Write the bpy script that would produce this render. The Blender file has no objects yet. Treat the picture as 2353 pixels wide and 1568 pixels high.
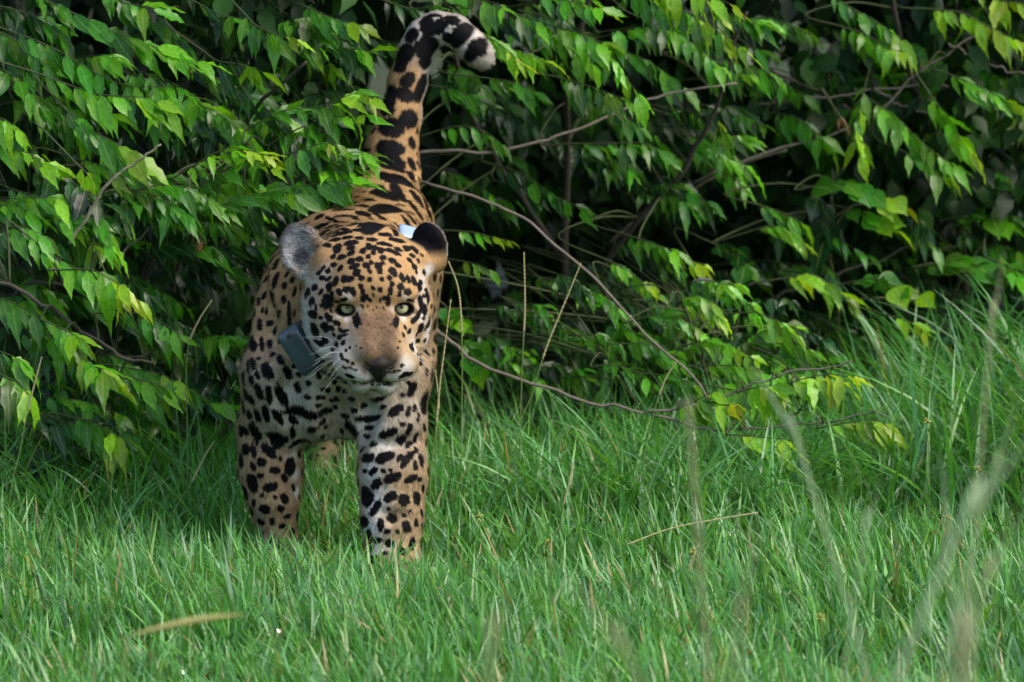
import bpy, math
import numpy as np
from mathutils import Matrix, Vector

# ------------------------------------------------------------------ camera, sky, sun, exposure
SC = bpy.context.scene
COL = SC.collection
CAM = np.array([0.0, -15.0, 2.264])
AIM = np.array([0.0, 0.0, 0.464])
LENS = 271.9
cd = bpy.data.cameras.new("camera")
cam = bpy.data.objects.new("camera", cd)
COL.objects.link(cam)
cam.location = CAM
cam.rotation_euler = Vector(AIM - CAM).to_track_quat('-Z', 'Y').to_euler()
cd.lens = LENS
cd.sensor_width = 36.0
cd.clip_start = 0.1
cd.clip_end = 2000.0
cd.dof.use_dof = True
cd.dof.focus_distance = 14.85
cd.dof.aperture_fstop = 6.3
SC.camera = cam

SUN_DIR = np.array([0.72, -0.36, 0.85])          # towards the sun
SUN_DIR = SUN_DIR / np.linalg.norm(SUN_DIR)
world = bpy.data.worlds.new("World")
SC.world = world
world.use_nodes = True
wn = world.node_tree.nodes
wl = world.node_tree.links
wn.clear()
sky = wn.new("ShaderNodeTexSky")
sky.sky_type = 'NISHITA'
sky.sun_disc = False
sky.sun_elevation = math.asin(SUN_DIR[2])
sky.sun_rotation = math.atan2(SUN_DIR[0], SUN_DIR[1])
sky.air_density = 1.0
sky.dust_density = 3.0
sky.ozone_density = 1.0
bg = wn.new("ShaderNodeBackground")
bg.inputs[1].default_value = 0.15
wo = wn.new("ShaderNodeOutputWorld")
wl.new(sky.outputs[0], bg.inputs[0])
wl.new(bg.outputs[0], wo.inputs[0])
ld = bpy.data.lights.new("sun", 'SUN')
ld.energy = 1.0
ld.angle = math.radians(45)
ld.color = (1.0, 0.94, 0.84)
sun = bpy.data.objects.new("sun", ld)
COL.objects.link(sun)
sun.rotation_euler = Vector(SUN_DIR).to_track_quat('Z', 'Y').to_euler()

vs = SC.view_settings
vs.view_transform = 'Standard'
vs.look = 'None'
vs.exposure = 1.15
vs.gamma = 1.0
vs.use_curve_mapping = False
SC.render.engine = 'CYCLES'
SC.cycles.use_denoising = True
SC.cycles.max_bounces = 5
SC.cycles.diffuse_bounces = 2
SC.cycles.glossy_bounces = 2
SC.cycles.transmission_bounces = 2
SC.cycles.transparent_max_bounces = 4

# ------------------------------------------------------------------ helpers
_f = (AIM - CAM) / np.linalg.norm(AIM - CAM)
_r = np.array([1.0, 0.0, 0.0])
_u = np.cross(_r, _f)
_k = 36.0 / 2353.0 / LENS


def at(px, py, Y):
    """point on the sight line of a photo pixel (2353 px wide photo) at depth Y"""
    d = _f + _r * (px - 1176.5) * _k + _u * (784.0 - py) * _k
    return CAM + d * ((Y - CAM[1]) / d[1])


def project(P):
    d = P - CAM
    w = d @ _f
    return 1176.5 + (d @ _r) / w / _k, 784.0 - (d @ _u) / w / _k


def unit(v):
    v = np.asarray(v, float)
    return v / (np.linalg.norm(v, axis=-1, keepdims=True) + 1e-12)


def make_mesh(name, verts, faces, smooth=True):
    """verts (n,3); faces: one int array (m,k) or a list of them"""
    me = bpy.data.meshes.new(name)
    if isinstance(faces, np.ndarray):
        faces = [faces]
    verts = np.ascontiguousarray(verts, dtype=np.float32)
    me.vertices.add(len(verts))
    me.vertices.foreach_set("co", verts.ravel())
    loops = np.concatenate([f.ravel() for f in faces]).astype(np.int32)
    tot = np.concatenate([np.full(len(f), f.shape[1], np.int32) for f in faces])
    start = np.concatenate([[0], np.cumsum(tot)[:-1]]).astype(np.int32)
    me.loops.add(len(loops))
    me.loops.foreach_set("vertex_index", loops)
    me.polygons.add(len(tot))
    me.polygons.foreach_set("loop_start", start)
    me.polygons.foreach_set("loop_total", tot)
    if smooth:
        me.polygons.foreach_set("use_smooth", np.ones(len(tot), bool))
    me.update(calc_edges=True)
    return me


def add_color(me, name, rgb, domain='POINT'):
    a = me.attributes.new(name, 'FLOAT_COLOR', domain)
    c = np.ones((len(rgb), 4), np.float32)
    c[:, :3] = rgb
    a.data.foreach_set("color", c.ravel())


def link(name, data, mat=None, parent=None):
    o = bpy.data.objects.new(name, data)
    COL.objects.link(o)
    if mat is not None and data is not None:
        if len(data.materials) == 0:
            data.materials.append(mat)
    if parent is not None:
        o.parent = parent
    return o


def tag(o, label=None, cat=None, group=None, kind=None):
    if label:
        o["label"] = label
    if cat:
        o["category"] = cat
    if group:
        o["group"] = group
    if kind:
        o["kind"] = kind
    return o


def empty(name, loc):
    o = bpy.data.objects.new(name, None)
    COL.objects.link(o)
    o.location = [float(v) for v in loc]
    o.empty_display_size = 0.05
    return o


def tube(pts, radii, sides=6):
    """tapered tube along a polyline, closed ends"""
    P = np.asarray(pts, float)
    n = len(P)
    R = np.broadcast_to(np.asarray(radii, float), (n,))
    T = np.gradient(P, axis=0)
    T = unit(T)
    ref = np.array([0.0, 0.0, 1.0]) if abs(T[0, 2]) < 0.9 else np.array([1.0, 0.0, 0.0])
    V = []
    a = np.linspace(0, 2 * np.pi, sides, endpoint=False)
    for i in range(n):
        s = unit(np.cross(T[i], ref))
        q = np.cross(s, T[i])
        ref = q
        V.append(P[i] + R[i] * (np.cos(a)[:, None] * s + np.sin(a)[:, None] * q))
    V = np.concatenate(V)
    F = []
    for i in range(n - 1):
        for j in range(sides):
            k = (j + 1) % sides
            F.append((i * sides + j, i * sides + k, (i + 1) * sides + k, (i + 1) * sides + j))
    c0 = len(V)
    V = np.vstack([V, P[0], P[-1]])
    tri = []
    for j in range(sides):
        k = (j + 1) % sides
        tri.append((c0, k, j))
        tri.append((c0 + 1, (n - 1) * sides + j, (n - 1) * sides + k))
    return V, [np.array(F, np.int32), np.array(tri, np.int32)]


def smooth_path(pts, n=20):
    """Catmull-Rom through points"""
    P = np.asarray(pts, float)
    if len(P) == 2:
        t = np.linspace(0, 1, n)[:, None]
        return P[0] * (1 - t) + P[1] * t
    Q = np.vstack([2 * P[0] - P[1], P, 2 * P[-1] - P[-2]])
    m = len(P) - 1
    out = []
    for u in np.linspace(0, m - 1e-9, n):
        i = int(u)
        t = u - i
        a, b, c, d = Q[i], Q[i + 1], Q[i + 2], Q[i + 3]
        out.append(0.5 * ((2 * b) + (c - a) * t + (2 * a - 5 * b + 4 * c - d) * t * t + (-a + 3 * b - 3 * c + d) * t ** 3))
    return np.array(out)


# ------------------------------------------------------------------ node material helpers
def new_mat(name):
    m = bpy.data.materials.new(name)
    m.use_nodes = True
    nt = m.node_tree
    nt.nodes.clear()
    out = nt.nodes.new("ShaderNodeOutputMaterial")
    return m, nt, out


def N(nt, kind, **inputs):
    n = nt.nodes.new(kind)
    for k, v in inputs.items():
        n.inputs[k].default_value = v
    return n


def plant_material(name, source, rough=0.38, trans=0.35, spec=0.5, veins=False, bump=0.15, rand=0.0):
    """green blade or leaf: colour from an attribute or the object's colour, gloss plus light passing through"""
    m, nt, out = new_mat(name)
    L = nt.links
    if source == 'object':
        src = nt.nodes.new("ShaderNodeObjectInfo").outputs["Color"]
    else:
        a = nt.nodes.new("ShaderNodeAttribute")
        a.attribute_name = "col"
        src = a.outputs["Color"]
    tc = nt.nodes.new("ShaderNodeTexCoord")
    no = nt.nodes.new("ShaderNodeTexNoise")
    no.inputs["Scale"].default_value = 9.0 if source == 'object' else 60.0
    no.inputs["Detail"].default_value = 3.0
    L.new(tc.outputs["Object"], no.inputs["Vector"])
    ramp = nt.nodes.new("ShaderNodeMapRange")
    ramp.inputs["From Min"].default_value = 0.3
    ramp.inputs["From Max"].default_value = 0.7
    ramp.inputs["To Min"].default_value = 0.78
    ramp.inputs["To Max"].default_value = 1.22
    L.new(no.outputs["Fac"], ramp.inputs["Value"])
    mul = nt.nodes.new("ShaderNodeMix")
    mul.data_type = 'RGBA'
    mul.blend_type = 'MULTIPLY'
    mul.inputs["Factor"].default_value = 1.0
    L.new(src, mul.inputs[6])
    L.new(ramp.outputs["Result"], mul.inputs[7])
    colr = mul.outputs[2]
    height = None
    if veins:
        uv = nt.nodes.new("ShaderNodeAttribute")
        uv.attribute_name = "leafuv"
        sep = nt.nodes.new("ShaderNodeSeparateXYZ")
        L.new(uv.outputs["Vector"], sep.inputs[0])
        ab = nt.nodes.new("ShaderNodeMath")
        ab.operation = 'ABSOLUTE'
        L.new(sep.outputs[0], ab.inputs[0])
        mid = nt.nodes.new("ShaderNodeMapRange")
        mid.inputs["From Min"].default_value = 0.02
        mid.inputs["From Max"].default_value = 0.15
        mid.inputs["To Min"].default_value = 1.0
        mid.inputs["To Max"].default_value = 0.0
        L.new(ab.outputs[0], mid.inputs["Value"])
        # side veins run out and forward from the midrib
        v1 = nt.nodes.new("ShaderNodeMath")
        v1.operation = 'MULTIPLY_ADD'
        L.new(ab.outputs[0], v1.inputs[0])
        v1.inputs[1].default_value = -0.22
        L.new(sep.outputs[1], v1.inputs[2])
        v2 = nt.nodes.new("ShaderNodeMath")
        v2.operation = 'MULTIPLY'
        L.new(v1.outputs[0], v2.inputs[0])
        v2.inputs[1].default_value = 58.0
        v3 = nt.nodes.new("ShaderNodeMath")
        v3.operation = 'SINE'
        L.new(v2.outputs[0], v3.inputs[0])
        light = nt.nodes.new("ShaderNodeMix")
        light.data_type = 'RGBA'
        light.inputs[7].default_value = (0.32, 0.42, 0.12, 1)
        mf = nt.nodes.new("ShaderNodeMath")
        mf.operation = 'MULTIPLY'
        mf.inputs[1].default_value = 0.35
        L.new(mid.outputs[0], mf.inputs[0])
        L.new(mf.outputs[0], light.inputs[0])
        L.new(colr, light.inputs[6])
        colr = light.outputs[2]
        ad = nt.nodes.new("ShaderNodeMath")
        ad.operation = 'SUBTRACT'
        L.new(v3.outputs[0], ad.inputs[0])
        L.new(mid.outputs[0], ad.inputs[1])
        height = ad.outputs[0]
    p = nt.nodes.new("ShaderNodeBsdfPrincipled")
    p.inputs["Roughness"].default_value = rough
    p.inputs["Specular IOR Level"].default_value = spec
    L.new(colr, p.inputs["Base Color"])
    if height is not None:
        b = nt.nodes.new("ShaderNodeBump")
        b.inputs["Strength"].default_value = bump
        b.inputs["Distance"].default_value = 0.002
        L.new(height, b.inputs["Height"])
        L.new(b.outputs[0], p.inputs["Normal"])
    t = nt.nodes.new("ShaderNodeBsdfTranslucent")
    tcx = nt.nodes.new("ShaderNodeMix")
    tcx.data_type = 'RGBA'
    tcx.blend_type = 'MULTIPLY'
    tcx.inputs["Factor"].default_value = 1.0
    tcx.inputs[7].default_value = (2.0, 1.9, 0.7, 1)
    L.new(colr, tcx.inputs[6])
    L.new(tcx.outputs[2], t.inputs["Color"])
    mx = nt.nodes.new("ShaderNodeMixShader")
    mx.inputs[0].default_value = trans
    L.new(p.outputs[0], mx.inputs[1])
    L.new(t.outputs[0], mx.inputs[2])
    L.new(mx.outputs[0], out.inputs["Surface"])
    return m


def simple_mat(name, color, rough=0.6, spec=0.5, noise=0.0, scale=40.0, coat=0.0, bump=0.0, metallic=0.0):
    m, nt, out = new_mat(name)
    L = nt.links
    p = nt.nodes.new("ShaderNodeBsdfPrincipled")
    p.inputs["Roughness"].default_value = rough
    p.inputs["Specular IOR Level"].default_value = spec
    p.inputs["Coat Weight"].default_value = coat
    p.inputs["Metallic"].default_value = metallic
    tc = nt.nodes.new("ShaderNodeTexCoord")
    no = nt.nodes.new("ShaderNodeTexNoise")
    no.inputs["Scale"].default_value = scale
    no.inputs["Detail"].default_value = 4.0
    L.new(tc.outputs["Object"], no.inputs["Vector"])
    cr = nt.nodes.new("ShaderNodeMix")
    cr.data_type = 'RGBA'
    cr.inputs[6].default_value = (*[c * (1 - noise) for c in color], 1)
    cr.inputs[7].default_value = (*[min(1, c * (1 + noise)) for c in color], 1)
    L.new(no.outputs["Fac"], cr.inputs[0])
    L.new(cr.outputs[2], p.inputs["Base Color"])
    if bump:
        b = nt.nodes.new("ShaderNodeBump")
        b.inputs["Strength"].default_value = bump
        b.inputs["Distance"].default_value = 0.002
        L.new(no.outputs["Fac"], b.inputs["Height"])
        L.new(b.outputs[0], p.inputs["Normal"])
    L.new(p.outputs[0], out.inputs["Surface"])
    return m
# ------------------------------------------------------------------ ground
rngG = np.random.RandomState(1)


def ground_z(x, y):
    return 0.0 * x


gx = np.unique(np.concatenate([np.linspace(-900, -8, 12), np.linspace(-8, 8, 65), np.linspace(8, 900, 12)]))
gy = np.unique(np.concatenate([np.linspace(-400, -9, 10), np.linspace(-9, 9, 73), np.linspace(9, 1500, 14)]))
GX, GY = np.meshgrid(gx, gy, indexing='ij')
near = np.exp(-(GX ** 2 + GY ** 2) / 80)
GZ = near * (.006 * np.sin(GX * 5.1 + GY * 2.3) + .005 * np.sin(GX * 2.2 - GY * 6.4)) - .004
V = np.stack([GX.ravel(), GY.ravel(), GZ.ravel()], 1)
nxg, nyg = len(gx), len(gy)
ii, jj = np.meshgrid(np.arange(nxg - 1), np.arange(nyg - 1), indexing='ij')
b0 = (ii * nyg + jj).ravel()
F = np.stack([b0, b0 + nyg, b0 + nyg + 1, b0 + 1], 1).astype(np.int32)
m_ground, nt, out = new_mat("soil_and_thatch")
tc = nt.nodes.new("ShaderNodeTexCoord")
n1 = N(nt, "ShaderNodeTexNoise", **{"Scale": 14.0, "Detail": 8.0})
nt.links.new(tc.outputs["Object"], n1.inputs["Vector"])
rp = nt.nodes.new("ShaderNodeValToRGB")
rp.color_ramp.elements[0].position, rp.color_ramp.elements[0].color = .3, (.022, .030, .010, 1)
rp.color_ramp.elements[1].position, rp.color_ramp.elements[1].color = .75, (.045, .060, .020, 1)
nt.links.new(n1.outputs["Fac"], rp.inputs[0])
p = N(nt, "ShaderNodeBsdfPrincipled", **{"Roughness": .9, "Specular IOR Level": .2})
nt.links.new(rp.outputs[0], p.inputs["Base Color"])
bmp = N(nt, "ShaderNodeBump", **{"Strength": .6, "Distance": .02})
nt.links.new(n1.outputs["Fac"], bmp.inputs["Height"])
nt.links.new(bmp.outputs[0], p.inputs["Normal"])
nt.links.new(p.outputs[0], out.inputs["Surface"])
g = link("ground", make_mesh("ground", V, F), m_ground)
tag(g, "soil under the meadow grass and bushes", None, None, "structure")
# ------------------------------------------------------------------ implicit surfaces (one continuous body)
class Field:
    def __init__(self, lo, hi, h):
        self.lo, self.h = np.asarray(lo, float), h
        self.n = np.ceil((np.asarray(hi) - self.lo) / h).astype(int) + 1
        self.d = np.full(self.n, 0.06, np.float32)
        self.ax = [(self.lo[i] + h * np.arange(self.n[i])).astype(np.float32) for i in range(3)]

    def _win(self, blo, bhi):
        a = np.clip(np.floor((blo - self.lo) / self.h).astype(int), 0, self.n)
        b = np.clip(np.ceil((bhi - self.lo) / self.h).astype(int) + 1, 0, self.n)
        s = tuple(slice(a[i], b[i]) for i in range(3))
        return s, self.ax[0][s[0]][:, None, None], self.ax[1][s[1]][None, :, None], self.ax[2][s[2]][None, None, :]

    def _mix(self, s, d, k, cut):
        cur = self.d[s]
        if cut:
            d = -d
            h = np.maximum(k - np.abs(cur - d), 0) / max(k, 1e-6)
            self.d[s] = np.maximum(cur, d) + h * h * k * 0.25
        else:
            h = np.maximum(k - np.abs(cur - d), 0) / max(k, 1e-6)
            self.d[s] = np.minimum(cur, d) - h * h * k * 0.25

    def ell(self, c, r, R=None, k=0.03, cut=False):
        """ellipsoid; R columns are its axes"""
        c, r = np.asarray(c, float), np.asarray(r, float)
        R = np.eye(3) if R is None else R
        ext = np.sqrt(((R * r) ** 2).sum(1)) + k + 0.03
        s, X, Y, Z = self._win(c - ext, c + ext)
        q = [((X - c[0]) * R[0, j] + (Y - c[1]) * R[1, j] + (Z - c[2]) * R[2, j]) for j in range(3)]
        k0 = np.sqrt(sum((q[j] / r[j]) ** 2 for j in range(3)))
        k1 = np.sqrt(sum((q[j] / r[j] ** 2) ** 2 for j in range(3))) + 1e-6
        self._mix(s, (k0 * (k0 - 1) / k1).astype(np.float32), k, cut)

    def cone(self, a, b, ra, rb, k=0.03, cut=False):
        a, b = np.asarray(a, float), np.asarray(b, float)
        m = max(ra, rb) + k + 0.03
        s, X, Y, Z = self._win(np.minimum(a, b) - m, np.maximum(a, b) + m)
        d = b - a
        L2 = max(d @ d, 1e-9)
        t = np.clip(((X - a[0]) * d[0] + (Y - a[1]) * d[1] + (Z - a[2]) * d[2]) / L2, 0, 1)
        dist = np.sqrt((X - a[0] - t * d[0]) ** 2 + (Y - a[1] - t * d[1]) ** 2 + (Z - a[2] - t * d[2]) ** 2)
        self._mix(s, (dist - (ra + (rb - ra) * t)).astype(np.float32), k, cut)

    def chain(self, pts, rad, k=0.03, cut=False):
        for i in range(len(pts) - 1):
            self.cone(pts[i], pts[i + 1], rad[i], rad[i + 1], k, cut)

    def mesh(self):
        """surface nets"""
        D = self.d
        nx, ny, nz = D.shape
        S = D < 0
        cnt = np.zeros((nx - 1, ny - 1, nz - 1), np.int8)
        for i in (0, 1):
            for j in (0, 1):
                for l in (0, 1):
                    cnt += S[i:nx - 1 + i, j:ny - 1 + j, l:nz - 1 + l]
        act = (cnt > 0) & (cnt < 8)
        idx = np.full(act.shape, -1, np.int32)
        ci = np.argwhere(act)
        idx[act] = np.arange(len(ci))
        acc = np.zeros((len(ci), 3))
        w = np.zeros(len(ci))
        corners = [(i, j, l) for i in (0, 1) for j in (0, 1) for l in (0, 1)]
        val = {c: D[ci[:, 0] + c[0], ci[:, 1] + c[1], ci[:, 2] + c[2]].astype(float) for c in corners}
        for c in corners:
            for a in range(3):
                if c[a] == 0:
                    e = list(c)
                    e[a] = 1
                    e = tuple(e)
                    va, vb = val[c], val[e]
                    x = (va < 0) != (vb < 0)
                    t = np.where(x, va / np.where(x, va - vb, 1), 0)
                    p = np.tile(np.array(c, float), (len(ci), 1))
                    p[:, a] += t
                    acc[x] += p[x]
                    w[x] += 1
        V = self.lo + self.h * (ci + acc / w[:, None])
        F = []
        for a in range(3):
            b, c = (a + 1) % 3, (a + 2) % 3
            s0 = [slice(None)] * 3
            s1 = [slice(None)] * 3
            s0[a] = slice(0, -1)
            s1[a] = slice(1, None)
            X = S[tuple(s0)] != S[tuple(s1)]
            e = np.argwhere(X)
            ok = (e[:, b] > 0) & (e[:, c] > 0) & (e[:, b] < D.shape[b] - 1) & (e[:, c] < D.shape[c] - 1)
            e = e[ok]
            q = []
            for db, dc in ((-1, -1), (0, -1), (0, 0), (-1, 0)):
                g = e.copy()
                g[:, b] += db
                g[:, c] += dc
                q.append(idx[g[:, 0], g[:, 1], g[:, 2]])
            q = np.stack(q, 1)
            inside = S[e[:, 0], e[:, 1], e[:, 2]]
            q[~inside] = q[~inside][:, ::-1]
            F.append(q)
        F = np.concatenate(F)
        F = F[(F >= 0).all(1)]
        return V, F

    def hit(self, px, py):
        """first surface point on the sight line of a photo pixel"""
        d = unit(at(px, py, 0.0) - CAM)
        t0 = (self.lo[1] - CAM[1]) / d[1]
        t1 = (self.lo[1] + self.h * (self.n[1] - 1) - CAM[1]) / d[1]
        t = np.arange(t0, t1, .001)
        P = CAM + t[:, None] * d
        i = np.rint((P - self.lo) / self.h).astype(int)
        ok = ((i >= 0) & (i < self.n)).all(1)
        i = np.clip(i, 0, self.n - 1)
        v = np.where(ok, self.d[i[:, 0], i[:, 1], i[:, 2]], 1)
        k = np.argmax(v < 0)
        return P[k] if v[k] < 0 else None

    def normals(self, V):
        g = (V - self.lo) / self.h
        out = np.zeros_like(V)

        def samp(p):
            p = np.clip(p, 0, self.n - 2.001)
            i = p.astype(int)
            f = p - i
            r = 0
            for a in (0, 1):
                for b in (0, 1):
                    for c in (0, 1):
                        r = r + self.d[i[:, 0] + a, i[:, 1] + b, i[:, 2] + c] * (f[:, 0] if a else 1 - f[:, 0]) * (f[:, 1] if b else 1 - f[:, 1]) * (f[:, 2] if c else 1 - f[:, 2])
            return r
        for a in range(3):
            e = np.zeros(3)
            e[a] = 0.8
            out[:, a] = samp(g + e) - samp(g - e)
        return unit(out)


def sm(x, a, b):
    t = np.clip((x - a) / (b - a), 0, 1)
    return t * t * (3 - 2 * t)


def noise3(P, f, seed=0):
    r = np.random.RandomState(seed)
    o = 0
    for i in range(5):
        k = unit(r.normal(size=3)) * f * (0.7 + 0.25 * i)
        o = o + np.sin(P @ k + r.rand() * 6.28)
    return o / 5 * 1.6


def lap_smooth(V, F, it, lam=0.5):
    E = np.concatenate([F[:, [0, 1]], F[:, [1, 2]], F[:, [2, 3]], F[:, [3, 0]]])
    n = len(V)
    deg = np.bincount(E[:, 0], minlength=n) + np.bincount(E[:, 1], minlength=n)
    for _ in range(it):
        acc = np.stack([np.bincount(E[:, 0], V[E[:, 1], a], n) + np.bincount(E[:, 1], V[E[:, 0], a], n) for a in range(3)], 1)
        V = V + lam * (acc / deg[:, None] - V)
    return V


# ------------------------------------------------------------------ the jaguar
# head frame: x to its left cheek (picture right), y out along the muzzle, z up
YAW, PITCH = math.radians(8.5), math.radians(29)
HO = at(861, 708, -0.30)
HY = np.array([math.sin(YAW) * math.cos(PITCH), -math.cos(YAW) * math.cos(PITCH), -math.sin(PITCH)])
HX = np.array([math.cos(YAW), math.sin(YAW), 0.0])
HZ = np.cross(HY, HX)
HR = np.stack([HX, HY, HZ], 1)


def hl(x, y, z):
    return HO + HX * x + HY * y + HZ * z


def frame(fwd, up=(0, 0, 1), roll=0.0):
    f = unit(fwd)
    s = unit(np.cross(f, up))
    u = np.cross(s, f)
    c, d = math.cos(roll), math.sin(roll)
    return np.stack([s * c + u * d, f, -s * d + u * c], 1)


def jag_field(h):
    B = Field((-0.62, -0.52, -0.01), (0.03, 1.14, 1.16), h)
    # torso
    B.ell(at(778, 735, .24), (.160, .27, .195), k=.0)
    B.chain([(-.325, .14, .565), (-.285, .48, .56), (-.268, .76, .592)], [.112, .110, .108], k=.05)
    B.ell((-.305, .5, .46), (.122, .28, .165), k=.04)
    B.ell((-.270, .80, .565), (.106, .15, .150), k=.035)
    # shoulder blades rise above the spine
    for pts, rad in (([at(738, 592, .12), at(694, 690, .06), at(648, 850, .0)], [.056, .076, .074]),
                     ([at(860, 590, .12), at(880, 690, .05), at(906, 850, -.03)], [.052, .068, .066])):
        B.chain(pts, rad, k=.05)
    # chest
    B.ell(at(775, 868, .02), (.150, .12, .112), k=.05)
    B.ell(at(698, 945, .0), (.07, .07, .058), k=.04)
    B.ell(at(842, 930, -.01), (.07, .075, .06), k=.04)
    # forelegs
    B.chain([at(646, 860, .0), at(623, 985, .05), at(622, 1080, .055), at(630, 1150, .045), at(635, 1215, .05), at(638, 1262, .07)],
            [.072, .060, .0575, .044, .032, .030], k=.03)
    B.chain([at(905, 860, -.03), at(901, 985, -.06), at(902, 1090, -.09), at(901, 1190, -.115), at(902, 1262, -.13), at(903, 1310, -.14)],
            [.070, .060, .062, .055, .046, .042], k=.03)
    for c, w in ((at(640, 1285, .06), .046), (at(903, 1335, -.175), .056)):
        c = c.copy()
        c[2] = .038
        B.ell(c, (w, .062, .034), k=.03)
        for i, tx in enumerate((-.66, -.23, .23, .66)):
            B.ell(c + np.array([tx * w, -.058 + .012 * abs(tx), -.012]), (w * .27, .026, .022), k=.01)
    # hind legs
    B.chain([(-.318, .77, .50), (-.365, .67, .34)], [.095, .072], k=.05)
    B.chain([(-.365, .67, .34), (-.388, .93, .20), (-.392, .86, .07)], [.066, .036, .033], k=.03)
    B.ell((-.394, .80, .036), (.044, .072, .034), k=.03)
    B.chain([(-.232, .80, .50), (-.225, .82, .33)], [.085, .065], k=.05)
    B.chain([(-.225, .82, .33), (-.240, 1.04, .20), (-.240, .98, .07)], [.058, .034, .032], k=.03)
    B.ell((-.240, .93, .036), (.042, .07, .034), k=.03)
    for c in ((-.394, .80, .036), (-.240, .93, .036)):
        for tx in (-.66, -.23, .23, .66):
            B.ell(np.array(c) + np.array([tx * .043, -.066 + .012 * abs(tx), -.012]), (.012, .024, .02), k=.01)
    # neck and throat
    B.cone(at(795, 640, .10), hl(0, -.13, -.02), .128, .098, k=.06)
    B.cone(at(790, 790, .02), hl(0, -.07, -.07), .115, .08, k=.05)
    # tail, raised in a hook
    B.chain([at(p[0], p[1], p[2]) for p in TAIL], [p[3] for p in TAIL], k=.022)
    # head
    B.ell(hl(0, -.105, .010), (.100, .105, .078), HR, k=.03)
    B.ell(hl(0, -.045, .026), (.066, .055, .045), HR, k=.04)
    for s in (-1, 1):
        B.ell(hl(s * (.080 if s < 0 else .072), -.062, -.04), (.046, .065, .066), HR, k=.03)          # cheek
        B.ell(hl(s * (.092 if s < 0 else .082), -.085, -.06), (.035, .05, .055), HR, k=.025)           # ruff
        B.ell(hl(s * .066, -.035, -.098), (.042, .060, .036), HR, k=.035)         # jowl
        B.ell(hl(s * .062, -.018, -.038), (.034, .034, .024), HR, k=.02)         # cheekbone
        B.ell(hl(s * .050, -.014, .027), (.032, .022, .015), HR, k=.02)          # brow
        B.cone(hl(s * .012, -.03, .004), hl(s * .021, .088, -.037), .026, .026, k=.016)   # bridge
        B.ell(hl(s * .037, .070, -.074), (.043, .044, .036), HR, k=.016)         # muzzle pad
        B.ell(hl(s * .028, .084, -.080), (.030, .032, .022), HR, k=.012)
        B.ell(hl(s * .048, .045, -.085), (.032, .045, .032), HR, k=.02)
        B.cone(hl(s * .028, .05, -.05), hl(s * .055, -.02, -.045), .032, .035, k=.02)
    B.ell(hl(0, .086, -.045), (.033, .022, .024), HR, k=.012)                   # nose mount
    B.ell(hl(0, .060, -.130), (.042, .040, .029), HR, k=.006)                   # chin
    B.cone(hl(0, .04, -.118), hl(0, -.05, -.105), .042, .065, k=.03)            # jaw
    # ears
    for s in (-1, 1):
        c, R, n = EARS[s]
        B.cone(hl(s * .085, -.105, .03), c - R[:, 2] * .030, .036, .026, k=.02)
        B.ell(c, (.041, .018, .053 if s < 0 else .044), R, k=.016)
        B.ell(c + n * .016 - R[:, 2] * .004, (.034, .018, .044), R, k=.006, cut=True)
    # eye rims and openings
    for s in (-1, 1):
        c, R, b = EYES[s]
        B.ell(c - R[:, 1] * .010, (.029, .016, .0225), R, k=.012)
        B.ell(c + R[:, 1] * .004 - R[:, 2] * .0014, (.0175, .024, .0096), R, k=.003, cut=True)
    # furrows between chest and forelegs, behind the elbows and along the throat
    for line, r, k in (([(668, 850), (664, 900), (672, 960), (690, 1012)], .013, .035), ([(858, 905), (846, 950), (836, 1000)], .011, .03), ([(772, 900), (771, 950), (770, 990)], .012, .04),
                       ([(600, 640), (606, 720), (618, 800)], .010, .04), ([(560, 1000), (590, 1015), (625, 1018)], .007, .03), ([(968, 1010), (930, 1020), (880, 1022)], .007, .03),
                       ([(880, 1180), (902, 1190), (930, 1184)], .005, .025)):
        pts = [q for q in (B.hit(*p_) for p_ in line) if q is not None]
        B.chain(pts, [r] * len(pts), k=k, cut=True)
    # mouth line and the groove under the nose, cut where the photograph shows them
    for line, r in ((LIPS, .0042), (GROOVE, .0022)):
        pts = [B.hit(*q) for q in line]
        B.chain(pts, [r] * len(pts), k=.006, cut=True)
        CUT.append(pts)
    return B


LIPS = [(812, 878), (828, 882), (848, 880), (866, 876), (885, 880), (903, 883), (916, 879)]
GROOVE = [(868, 852), (868, 874)]
CUT = []


EARS = {}
nl = unit(np.array([-.30, -1.0, .22]))
EARS[-1] = (at(697, 577, -.215), frame(nl, (-.42, .2, 1.0)), nl)
nr = unit(np.array([.62, .78, .10]))
EARS[1] = (at(988, 563, -.19), frame(nr, (.10, .35, 1.0)), nr)
EYES = {}
for s, px in ((-1, 797), (1, 925)):
    c = at(px, 708, HO[1] + (.005 if s < 0 else .012))
    fw = unit(unit(CAM - c) * .8 + unit(HY + HX * s * .35) * .35)
    EYES[s] = (c, frame(fw, roll=s * .14), c - fw * .0145)
TAIL = [(893, 470, .82, .058), (900, 405, .90, .055), (900, 345, .93, .050), (917, 270, .94, .041), (936, 190, .96, .035),
        (953, 125, .965, .032), (973, 84, .965, .030), (1005, 64, .96, .028), (1044, 70, .945, .027), (1076, 98, .935, .026), (1100, 124, .93, .024), (1112, 138, .93, .017)]

H = 0.0033
BF = jag_field(H)
JV, JF = BF.mesh()
# keep the largest connected island only is not needed: every piece overlaps the torso
JV = lap_smooth(JV, JF, 2, 0.4)
JN = BF.normals(JV)

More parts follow.
